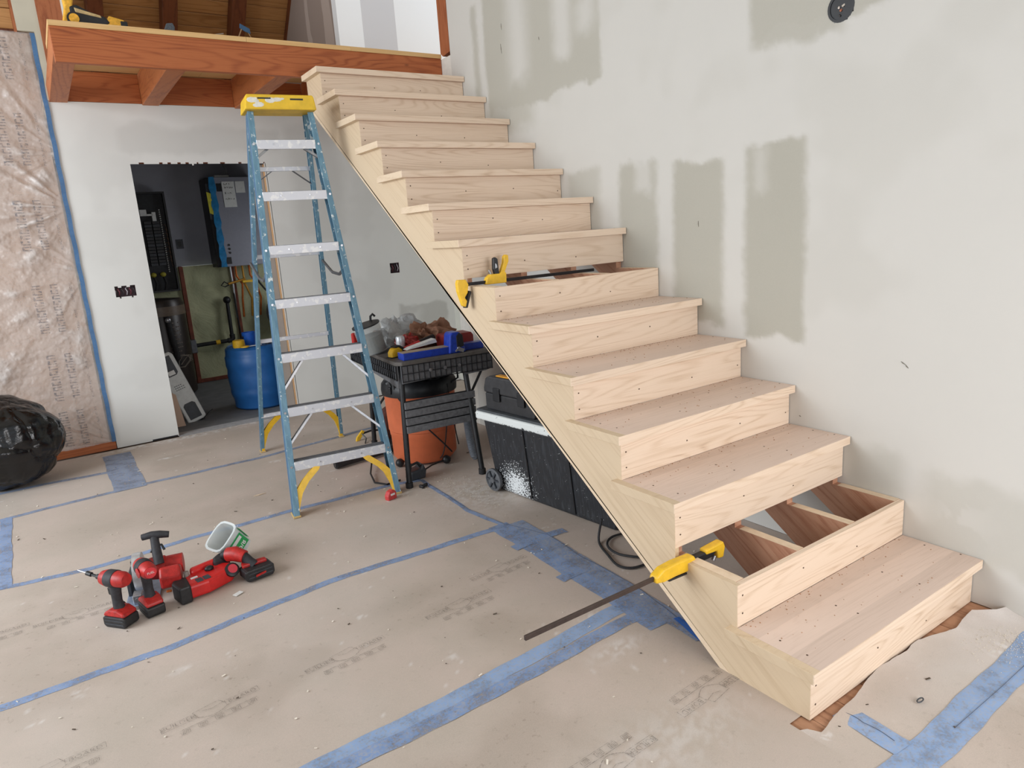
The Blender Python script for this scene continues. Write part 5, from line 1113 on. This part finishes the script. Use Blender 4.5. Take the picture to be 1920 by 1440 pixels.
# local: -y runs towards the camera along the long side, +x depth
td = NT('dusty_black_tote'); v = td.coord(rnd=False); at_ = td.noise(v, 110, 2, 0.6); sx = td.n('ShaderNodeSeparateXYZ'); td.l(v, sx.inputs[0])
dy = td.math('SUBTRACT', sx.outputs[1], -0.22); dz = td.math('SUBTRACT', sx.outputs[2], 0.07)
rr_ = td.math('SQRT', td.math('ADD', td.math('MULTIPLY', td.math('MULTIPLY', dy, dy), 0.8), td.math('MULTIPLY', dz, dz)))
blow = td.math('SUBTRACT', 1.0, td.math('MULTIPLY', rr_, 5.2), clamp=True)
sp_ = td.math('GREATER_THAN', td.math('ADD', at_, td.math('MULTIPLY', blow, 0.40)), 0.735)
sc2 = td.ramp(td.noise(td.coord(rnd=False, scale=(1, 6, 1)), 14, 4), [(0.5, val(0)), (0.8, val(0.35))])
td.base(td.mix(sp_, td.mix(sc2, srgb(36, 38, 42), srgb(92, 98, 104)), srgb(226, 230, 232))); td.b.inputs['Roughness'].default_value = 0.5
def taper(x0, x1, y0, y1, z0, z1, tx):
    m_ = MB(); m_.add([(x0 + tx, y0 + tx, z0), (x1 - tx, y0 + tx, z0), (x1 - tx, y1 - tx, z0), (x0 + tx, y1 - tx, z0), (x0, y0, z1), (x1, y0, z1), (x1, y1, z1), (x0, y1, z1)], [(0, 3, 2, 1), (4, 5, 6, 7), (0, 1, 5, 4), (1, 2, 6, 5), (2, 3, 7, 6), (3, 0, 4, 7)]); return m_
taper(-0.045, 0.50, -1.03, 0.015, 0.0, 0.46, 0.045).build('tub', td.m, tt, bevel=0.02, seg=3)
tw2 = NT('chipped_white_paint'); v = tw2.coord(rnd=False); n_ = tw2.noise(v, 40, 4, .7); sx = tw2.n('ShaderNodeSeparateXYZ'); tw2.l(v, sx.inputs[0])
ed = tw2.math('MULTIPLY', tw2.math('SUBTRACT', 0.475, sx.outputs[2]), 9.0, clamp=True)
tw2.base(tw2.mix(tw2.math('GREATER_THAN', tw2.math('ADD', n_, ed), 0.66), srgb(224, 228, 226), srgb(40, 42, 44))); tw2.b.inputs['Roughness'].default_value = 0.5
MB().box(-0.075, 0.53, -1.06, 0.045, 0.455, 0.505).build('lid_edge', tw2.m, tt, bevel=0.012, seg=3)
MB().box(-0.068, 0.523, -1.053, 0.038, 0.5055, 0.52).build('lid_top', plain('dusty_dark_lid', srgb(72, 76, 80), 0.6, wear=.4, wscale=14), tt, bevel=0.006)
wh = MB().lathe([(0.0, 0.0), (0.066, 0.0), (0.07, 0.008), (0.07, 0.022), (0.058, 0.026), (0.054, 0.018), (0.02, 0.018), (0.018, 0.03), (0.0, 0.03)], (-0.025, -0.045, 0.075), (-1, 0, 0), 28).build('wheel', plain('grey_wheel', srgb(92, 94, 98), 0.6, wear=.2), tt, smooth=True)
m_ = MB()
for i in range(6):
    a = i * PI / 3; m_.cbox((-0.047, -0.045 + 0.038 * math.cos(a), 0.075 + 0.038 * math.sin(a)), (0.012, 0.04, 0.01), Euler((a, 0, 0)).to_matrix())
m_.build('wheel_spokes', DKGREY, wh)
for y in (-0.35, -0.7): MB().cbox((-0.024, y, 0.23), (0.010, 0.008, 0.42), Euler((0, -0.098, 0)).to_matrix()).build('moulded_rib', BLACK, tt)
tbx = thing('tool_box', 'black lidded tool box with orange handle strip on the tote lid', 'tool box', tuple((T(0.37, 2.38, 0) @ Rz(TB)) @ Vector((-0.035, -0.02, 0.52))), TB - 0.02)
MB().prism([(-0.44, 0.01), (-0.43, 0.0), (-0.01, 0.0), (0.0, 0.012), (0.0, 0.10), (-0.44, 0.10)], 'x', 0, 0.25).build('lower_shell', DKGREY if False else plain('charcoal_plastic', srgb(46, 46, 48), 0.5, wear=.25), tbx, bevel=0.008)
MB().prism([(-0.445, 0.102), (0.006, 0.102), (0.006, 0.13), (-0.015, 0.19), (-0.05, 0.205), (-0.39, 0.205), (-0.43, 0.19), (-0.445, 0.13)], 'x', -0.006, 0.256).build('lid', plain('charcoal_plastic2', srgb(52, 52, 54), 0.5, wear=.25), tbx, bevel=0.010)
MB().box(0.01, 0.05, -0.22, -0.10, 0.203, 0.212).build('orange_strip', plain('amber_strip', srgb(232, 160, 40), 0.45), tbx, bevel=0.004)
MB().box(0.05, 0.16, -0.32, -0.10, 0.203, 0.222).build('carry_handle', BLACK, tbx, bevel=0.008)
for y in (-0.12, -0.34): MB().box(-0.014, -0.004, y - 0.03, y + 0.03, 0.06, 0.14).build('latch', BLACK, tbx, bevel=0.004)
t = thing('white_tub', 'white plastic tub beside the tool box on the tote lid', 'tub', tuple((T(0.37, 2.38, 0) @ Rz(TB)) @ Vector((0.10, -0.55, 0.52))))
MB().lathe([(0.0, 0.0), (0.075, 0.0), (0.085, 0.05), (0.09, 0.05), (0.09, 0.06), (0, 0.062)], n=28).build('body', WHITE, t, smooth=True)
MB().lathe([(0.0, 0.062), (0.07, 0.062), (0.08, 0.10), (0.0, 0.102)], n=28).build('upper_lid', plain('tub_grey', srgb(176, 176, 178), 0.5), t, smooth=True)
cdp = [(0.36, 1.37, 0.12), (0.335, 1.37, 0.01), (0.27, 1.23, 0.008), (0.235, 1.12, 0.008), (0.27, 1.06, 0.008), (0.36, 1.05, 0.008), (0.43, 1.09, 0.010), (0.50, 1.13, 0.008)]
def smoothpath(p, n=6):
    r = []
    for i in range(len(p) - 1):
        p0 = Vector(p[max(0, i - 1)]); p1 = Vector(p[i]); p2 = Vector(p[i + 1]); p3 = Vector(p[min(len(p) - 1, i + 2)])
        for k in range(n):
            t_ = k / n; r.append(0.5 * ((2 * p1) + (-p0 + p2) * t_ + (2 * p0 - 5 * p1 + 4 * p2 - p3) * t_ ** 2 + (-p0 + 3 * p1 - 3 * p2 + p3) * t_ ** 3))
    r.append(Vector(p[-1])); return r
o = MB().tube(smoothpath(cdp), 0.006, 8).tube(smoothpath([(0.375, 1.075, 0.016), (0.30, 1.18, 0.02), (0.33, 1.30, 0.012), (0.42, 1.36, 0.01), (0.55, 1.33, 0.01)]), 0.006, 8).build('power_cord', BLACKR, smooth=True)
tag(o, 'black power cord looped on the floor under the stair by the tote', 'cord')

# ------------------------------------------------------------------ rubbish bag
tbg = NT('black_bin_liner'); tbg.base(srgb(9, 9, 11)); tbg.b.inputs['Roughness'].default_value = 0.12; tbg.b.inputs['Specular IOR Level'].default_value = 0.6
vv = tbg.coord(rnd=False, scale=(1, 1, 2.2)); tbg.bump(tbg.noise(tbg.coord(rnd=False, scale=(1, 1, 2.6), rot=(0.4, 0.3, 0)), 9, 4, .6, 2.2), 0.16, 0.02)
n = 110; th = np.linspace(0.0, PI, n + 1)[:, None] + 0 * np.arange(2 * n)[None]; aa = (np.arange(2 * n) * PI / n)[None] + 0 * th
X, Y, Z = np.sin(th) * np.cos(aa), np.sin(th) * np.sin(aa), np.cos(th)
rs = np.random.RandomState(11)
def cells(npts, seed, st=(1, 1, 1)):
    r_ = np.random.RandomState(seed); q = r_.randn(npts, 3); q /= np.linalg.norm(q, axis=1)[:, None]; q *= np.array(st)
    Pn = np.stack([X * st[0], Y * st[1], Z * st[2]], -1).reshape(-1, 1, 3); d = np.linalg.norm(Pn - q[None], axis=2); d.sort(axis=1)
    return (d[:, 1] - d[:, 0]).reshape(X.shape)
fo = fbm(X * 1.2 + 3, Y * 1.2 + Z * 1.1, 1.3, 7, 3) - 0.5
# pillowed facets with sharp creases between them, stretched into folds
c1_ = cells(26, 3, (1, 1, 1.5)); c2_ = cells(90, 5, (1.2, 1.2, 0.6)); c3_ = cells(260, 6, (1, 1, 0.5))
kk = 1 + 0.20 * fo + 0.05 * Z + 0.10 * (np.sqrt(np.clip(c1_, 0, 0.5)) - 0.4) + 0.055 * (np.sqrt(np.clip(c2_, 0, 0.3)) - 0.3) + 0.028 * (np.sqrt(np.clip(c3_, 0, 0.2)) - 0.2)
zz_ = np.where(Z > 0, Z * 0.33, Z * 0.33); zz_ = np.maximum(zz_ * kk + 0.30, 0.0)
px = 0.36 * X * kk * (1 + 0.06 * Z); py = 0.30 * Y * kk
pts = np.stack([px, py, zz_], -1).reshape(-1, 3)
I, J = np.meshgrid(np.arange(n), np.arange(2 * n), indexing='ij'); a_ = (I * 2 * n + J).ravel(); b_ = ((I + 1) * 2 * n + J).ravel(); c_ = ((I + 1) * 2 * n + (J + 1) % (2 * n)).ravel(); d_ = (I * 2 * n + (J + 1) % (2 * n)).ravel()
o = mesh_np('rubbish_bag', pts, np.stack([a_, b_, c_, d_], 1), tbg.m, smooth=True); o.location = (-2.16, 4.86, 0.0)
tag(o, 'bulging glossy black rubbish bag on the floor at the left edge', 'rubbish bag')

# ------------------------------------------------------------------ red cordless tools on the floor
GRIP = plain('worn_dark_grip', srgb(44, 44, 48), 0.65, wear=.35, wscale=50)
REDD = plain('dusty_red', srgb(172, 36, 32), 0.45, wear=.3, wscale=50)
BATT = plain('black_battery', srgb(32, 32, 34), 0.5, wear=.4, wscale=60)
def battery(par, M, s=1.0):
    b = MB().tf(M).prism([(-0.060, 0.012), (-0.05, 0.0), (0.05, 0.0), (0.062, 0.012), (0.062, 0.045), (0.05, 0.05), (-0.05, 0.05), (-0.06, 0.045)], 'x', -0.038, 0.038).build('battery', BATT, par, bevel=0.005)
    MB().tf(M).box(-0.0392, -0.0382, -0.05, 0.05, 0.015, 0.020).box(-0.0392, -0.0382, -0.05, 0.05, 0.032, 0.036).box(0.0382, 0.0392, -0.05, 0.05, 0.02, 0.03).build('battery_stripe', DKGREY, b)
    return b
def driver(name, label, loc, rz, bit, logo):
    t = thing(name, label, 'power tool', loc, rz)          # front of the tool along local +y
    battery(t, Matrix.Identity(4))
    MB().prism([(-0.058, 0.05), (0.060, 0.05), (0.050, 0.068), (0.02, 0.082), (-0.02, 0.082), (-0.055, 0.066)], 'x', -0.036, 0.036).build('base_shell', REDD, t, bevel=0.007)
    MB().tube([(0, -0.002, 0.075), (0, 0.002, 0.11), (0, 0.0, 0.15), (0, -0.004, 0.185)], [0.024, 0.020, 0.021, 0.024], 16).build('grip', GRIP, t, smooth=True)
    MB().prism([(0.016, 0.135), (0.034, 0.140), (0.036, 0.172), (0.018, 0.175)], 'x', -0.010, 0.010).build('trigger', BLACK, t, bevel=0.004)
    hd = MB().lathe([(0.0, -0.075), (0.026, -0.073), (0.034, -0.055), (0.036, 0.03), (0.030, 0.055), (0.018, 0.062), (0, 0.062)], (0, -0.002, 0.215), (0, 1, 0), 26).build('head', REDD, t, smooth=True)
    MB().lathe([(0.0368, -0.02), (0.0375, -0.018), (0.0375, 0.022), (0.0368, 0.024)], (0, -0.002, 0.215), (0, 1, 0), 26).build('grip_band', GRIP, hd, smooth=True)
    MB().lathe([(0.0, 0), (0.022, 0), (0.022, 0.003), (0, 0.003)], (-0.036, -0.03, 0.212), (-1, 0, 0), 20).build('side_badge', plain('badge_red', srgb(206, 44, 52), 0.4), hd, smooth=True) if logo else None
    if logo: 
        M_ = T(0, -0.079, 0.212) @ Matrix.Rotation(PI / 2, 4, 'X')
        MB().lathe([(0.0, 0), (0.024, 0), (0.024, 0.003), (0, 0.003)], (0, -0.076, 0.214), (0, -1, 0), 22).build('end_badge', plain('badge_red2', srgb(210, 48, 56), 0.4), hd, smooth=True)
        text('FUEL', 0.014, T(0, -0.0795, 0.214) @ Matrix.Rotation(PI / 2, 4, 'X'), WHITE, hd)
    MB().lathe([(0.016, 0.06), (0.013, 0.075), (0.011, 0.09), (0, 0.09)], (0, -0.002, 0.215), (0, 1, 0), 16).build('chuck', BLACK, t, smooth=True)
    if bit:
        MB().cyl((0, 0.085, 0.215), (0, 0.125, 0.222), 0.006, n=8).cyl((0, 0.12, 0.221), (0, 0.145, 0.226), 0.010, n=10).build('drill_chuck', BLACK, t, smooth=True)
        MB().cyl((0, 0.145, 0.226), (0, 0.195, 0.235), 0.0022, n=6).build('drill_bit', STEEL, t, smooth=True)
        MB().cyl((0.036, 0.03, 0.065), (0.052, 0.03, 0.065), 0.010, n=12).build('belt_clip', BLACK, t, smooth=True)
    return t
driver('impact_driver', 'red cordless driver with drill bit standing on its battery, front left', (-1.700, 2.165, 0), math.radians(38), True, False)
driver('impact_driver', 'red cordless driver with round red end badge standing before the saw', (-1.578, 2.185, 0), math.radians(12), False, True)
# circular saw
cs = thing('circular_saw', 'red cordless circular saw with metal guard behind the drivers', 'circular saw', (-1.52, 2.39, 0), math.radians(-12))
MB().box(-0.135, 0.005, -0.15, 0.16, 0.004, 0.008).build('shoe_plate', plain('blue_steel_plate', srgb(150, 164, 186), 0.4, metal=.5, wear=.2), cs, bevel=0.002)
MB().box(-0.14, 0.005, -0.155, -0.148, 0.002, 0.014).build('shoe_lip', STEEL, cs)
gd = MB().lathe([(0.0, -0.018), (0.088, -0.018), (0.09, 0.0), (0.088, 0.018), (0.0, 0.018)], (-0.075, 0.02, 0.105), (1, 0, 0), 36).build('blade_guard', plain('cast_guard', srgb(196, 198, 200), 0.35, metal=.5, wear=.2), cs, smooth=True)
for i in range(5): MB().box(-0.096, -0.093, -0.03 + i * 0.022, -0.02 + i * 0.022, 0.05, 0.18).build('guard_slot', DKGREY, gd)
MB().lathe([(0.0, -0.03), (0.05, -0.03), (0.055, 0.0), (0.05, 0.04), (0.0, 0.04)], (0.0, 0.02, 0.105), (1, 0, 0), 28).build('gearbox', REDD, cs, smooth=True)
MB().cyl((0.03, 0.02, 0.105), (0.115, 0.02, 0.105), 0.046, n=24).build('motor', REDD, cs, smooth=True)
MB().prism([(-0.12, 0.05), (-0.05, 0.05), (-0.045, 0.13), (-0.09, 0.145), (-0.125, 0.11)], 'x', 0.02, 0.11).build('battery_dock', REDD, cs, bevel=0.010)
MB().box(0.03, 0.11, -0.10, 0.0, 0.06, 0.115).build('battery', REDD, cs, bevel=0.008)
MB().box(0.042, 0.095, -0.102, -0.04, 0.112, 0.118).build('battery_window', plain('window_tan', srgb(140, 120, 84), 0.5, wear=.4), cs, bevel=0.002)
MB().tube([(0.02, -0.03, 0.14), (0.015, -0.005, 0.19), (0.012, 0.02, 0.235), (0.012, 0.03, 0.255)], [0.022, 0.021, 0.019, 0.02], 14).build('rear_handle', GRIP, cs, smooth=True)
MB().tube([(-0.04, 0.035, 0.262), (0.0, 0.03, 0.268), (0.035, 0.028, 0.264), (0.075, 0.028, 0.255)], [0.015, 0.017, 0.018, 0.015], 12).build('front_handle', GRIP, cs, smooth=True)
MB().tube([(-0.02, 0.06, 0.17), (0.0, 0.07, 0.20), (0.03, 0.07, 0.195), (0.04, 0.06, 0.17)], 0.006, 8).build('guard_lever', BLACK, cs, smooth=True)
MB().box(-0.10, -0.06, -0.12, -0.06, 0.008, 0.05).build('bevel_bracket', STEEL, cs, bevel=0.004)
MB().cyl((-0.08, -0.13, 0.03), (-0.08, -0.12, 0.03), 0.010, n=12).build('bevel_knob', STEEL, cs, smooth=True)
MB().box(-0.13, -0.115, -0.02, 0.14, 0.008, 0.09).build('rip_fence', DKGREY, cs, bevel=0.002)
# nailer lying on its side
nl = thing('cordless_nailer', 'red cordless nailer lying on its side beside the drivers', 'nailer', (-1.33, 2.26, 0), math.radians(10))
MB().prism([(-0.115, -0.075), (-0.02, -0.085), (0.10, -0.055), (0.135, 0.0), (0.10, 0.05), (0.02, 0.07), (-0.07, 0.055), (-0.10, 0.02)], 'z', 0.005, 0.075).build('body', plain('bright_tool_red', srgb(206, 36, 34), 0.4, wear=.15), nl, bevel=0.016, seg=3)
MB().prism([(-0.15, -0.09), (-0.10, -0.09), (-0.085, 0.02), (-0.13, 0.045), (-0.155, 0.0)], 'z', 0.0, 0.082).build('battery', BATT, nl, bevel=0.008)
MB().prism([(-0.06, 0.03), (0.09, 0.055), (0.10, 0.09), (-0.05, 0.075)], 'z', 0.045, 0.095).build('handle', plain('bright_tool_red2', srgb(206, 36, 34), 0.4, wear=.15), nl, bevel=0.014, seg=3)
MB().prism([(0.05, 0.03), (0.13, 0.04), (0.15, 0.10), (0.10, 0.11), (0.06, 0.075)], 'z', 0.03, 0.10).build('trigger_guard', GRIP, nl, bevel=0.012)
MB().blob((0.02, 0.012, 0.082), (0.022, 0.016, 0.014), 8).build('switch_knob', BLACK, nl, smooth=True)
for dx in (0.0, 0.034): MB().box(-0.065 + dx, -0.037 + dx, -0.072, -0.035, 0.068, 0.079).build('vent_panel', DKGREY, nl, bevel=0.002)
MB().box(-0.075, -0.045, -0.02, -0.008, 0.0745, 0.079).build('white_label', WHITE, nl)
MB().lathe([(0, 0), (0.034, 0), (0.034, 0.012), (0.026, 0.016), (0, 0.016)], (0.10, -0.05, 0.06), (0.1, -0.7, 0.6), 24).build('end_cap', BLACK, nl, smooth=True)
MB().lathe([(0, 0), (0.022, 0), (0.022, 0.003), (0, 0.003)], (0.102, -0.0605, 0.071), (0.1, -0.7, 0.6), 20).build('red_badge', plain('badge_pink', srgb(206, 60, 74), 0.4), nl, smooth=True)
MB().cyl((-0.075, 0.04, 0.07), (-0.075, 0.042, 0.095), 0.012, n=12).build('grey_button', plain('grey_btn', srgb(150, 146, 140), .5), nl, smooth=True)
MB().cyl((-0.155, 0.02, 0.04), (-0.175, 0.02, 0.045), 0.006, n=8).build('orange_tip', CO, nl)
# drill lying beyond the nailer
dr2 = thing('cordless_drill', 'red drill with large battery lying tilted against the nailer', 'power tool', (-1.14, 2.24, 0), math.radians(22))
MB().tube([(-0.045, 0.09, 0.11), (-0.03, 0.055, 0.115), (-0.01, 0.01, 0.10)], [0.034, 0.036, 0.03], 20).build('head', REDD, dr2, smooth=True)
MB().tube([(-0.06, 0.115, 0.105), (-0.045, 0.09, 0.11)], [0.02, 0.03], 16).build('chuck', BLACK, dr2, smooth=True)
MB().tube([(-0.012, 0.02, 0.10), (0.0, -0.01, 0.075), (0.008, -0.03, 0.055)], [0.026, 0.022, 0.026], 14).build('grip', GRIP, dr2, smooth=True)
battery(dr2, T(0.01, -0.045, 0.004) @ Matrix.Rotation(math.radians(75), 4, 'Z') @ Matrix.Scale(1.15, 4))
MB().prism([(-0.05, -0.02), (0.06, -0.06), (0.07, -0.03), (-0.03, 0.02)], 'z', 0.058, 0.075).build('battery_shell', REDD, dr2, bevel=0.005)
MB().box(-0.03, 0.045, -0.094, -0.091, 0.026, 0.036).build('red_mark', RED, dr2)
# clear tub of screws
sb = thing('screw_tub', 'open clear square tub with green label resting behind the drill', 'tub', (-1.135, 2.46, 0.0), rot=(math.radians(28), math.radians(-24), math.radians(28)))
sb.location = (-1.135, 2.46, 0.060); sb.scale = (1.2, 1.2, 1.2); 
za = Vector((-0.58, -0.20, 0.72)).normalized(); cdv = Vector((-0.02, -0.92, 0.40)); ya = -(cdv - za * cdv.dot(za)).normalized(); xa = ya.cross(za)
sb.rotation_euler = Matrix(((xa.x, ya.x, za.x), (xa.y, ya.y, za.y), (xa.z, ya.z, za.z))).to_euler()
cl = NT('frosted_tub'); cl.base(srgb(224, 230, 230)); cl.b.inputs['Roughness'].default_value = 0.3; cl.b.inputs['Alpha'].default_value = 0.62
def sq(r, z, n=24, k=4.0):
    o_ = []
    for i in range(n):
        a = 2 * PI * i / n; c_, s_ = math.cos(a), math.sin(a); q = (abs(c_) ** k + abs(s_) ** k) ** (-1 / k); o_.append((r * q * c_, r * q * s_, z))
    return o_
mq = MB(); rings_ = [sq(0.045, 0.0), sq(0.052, 0.002), sq(0.060, 0.105), sq(0.066, 0.107), sq(0.066, 0.112), sq(0.057, 0.112), sq(0.049, 0.006), sq(0.002, 0.005)]
vs = [p for r in rings_ for p in r]; n = 24
mq.v = vs; mq.f = [(i * n + j, i * n + (j + 1) % n, (i + 1) * n + (j + 1) % n, (i + 1) * n + j) for i in range(len(rings_) - 1) for j in range(n)] + [tuple(range(n))]
mq.build('tub_wall', cl.m, sb, smooth=True)
GRN = plain('green_label', srgb(40, 160, 88), 0.45, wear=.1)
for s_, ax in ((1, 'x'), (-1, 'y')):
    m_ = MB()
    if ax == 'x': m_.add([(0.0535, -0.042, 0.02), (0.0535, 0.042, 0.02), (0.059, 0.045, 0.085), (0.059, -0.045, 0.085)], [(0, 1, 2, 3)])
    else: m_.add([(-0.042, -0.0535, 0.02), (0.042, -0.0535, 0.02), (0.045, -0.059, 0.085), (-0.045, -0.059, 0.085)], [(0, 1, 2, 3)])
    m_.build('printed_label', GRN, sb, solid=0.0008)
MY = T(0, -0.0585, 0.052) @ Matrix.Rotation(PI / 2 - 0.085, 4, 'X')
text('1 5/8', 0.030, T(0, -0.0565, 0.038) @ Matrix.Rotation(PI / 2 - 0.085, 4, 'X'), WHITE, sb, bold=0.0006)
MB().add([(-0.03, -0.0592, 0.062), (0.035, -0.0592, 0.062), (0.036, -0.0605, 0.078), (-0.03, -0.0605, 0.078)], [(0, 1, 2, 3)]).build('label_band', WHITE, sb, solid=0.0006)
MB().lathe([(0.0, 0.007), (0.045, 0.007), (0.046, 0.028), (0.0, 0.026)], n=20).build('screws_inside', plain('dark_screws', srgb(50, 52, 54), 0.5, metal=.4, wear=.6, wscale=200, bump=.6), sb)['kind'] = 'stuff'
o = MB().box(-0.02, 0.02, -0.012, 0.012, 0, 0.003).build('paper_scrap', WHITE, loc=(-1.235, 2.085, 0.002)); tag(o, 'pale paper scrap on the floor by the drill battery', 'scrap'); o.rotation_euler = (0, 0, 0.5)

# ------------------------------------------------------------------ high ceiling over the room
c_ = MB().box(-9, 2.4, -6, 5.3, 4.6, 4.7).build('ceiling', plain('ceiling_white', srgb(214, 210, 200), 0.8, wear=.02)); c_['kind'] = 'structure'
for o in bpy.data.objects:
    if o.name.split('.')[0] in ('printed_pattern', 'screw_holes', 'handwriting', 'grip_ribs', 'rivets', 'apron_ribs', 'wheel_spokes', 'printed_drawing'): o['kind'] = 'stuff'
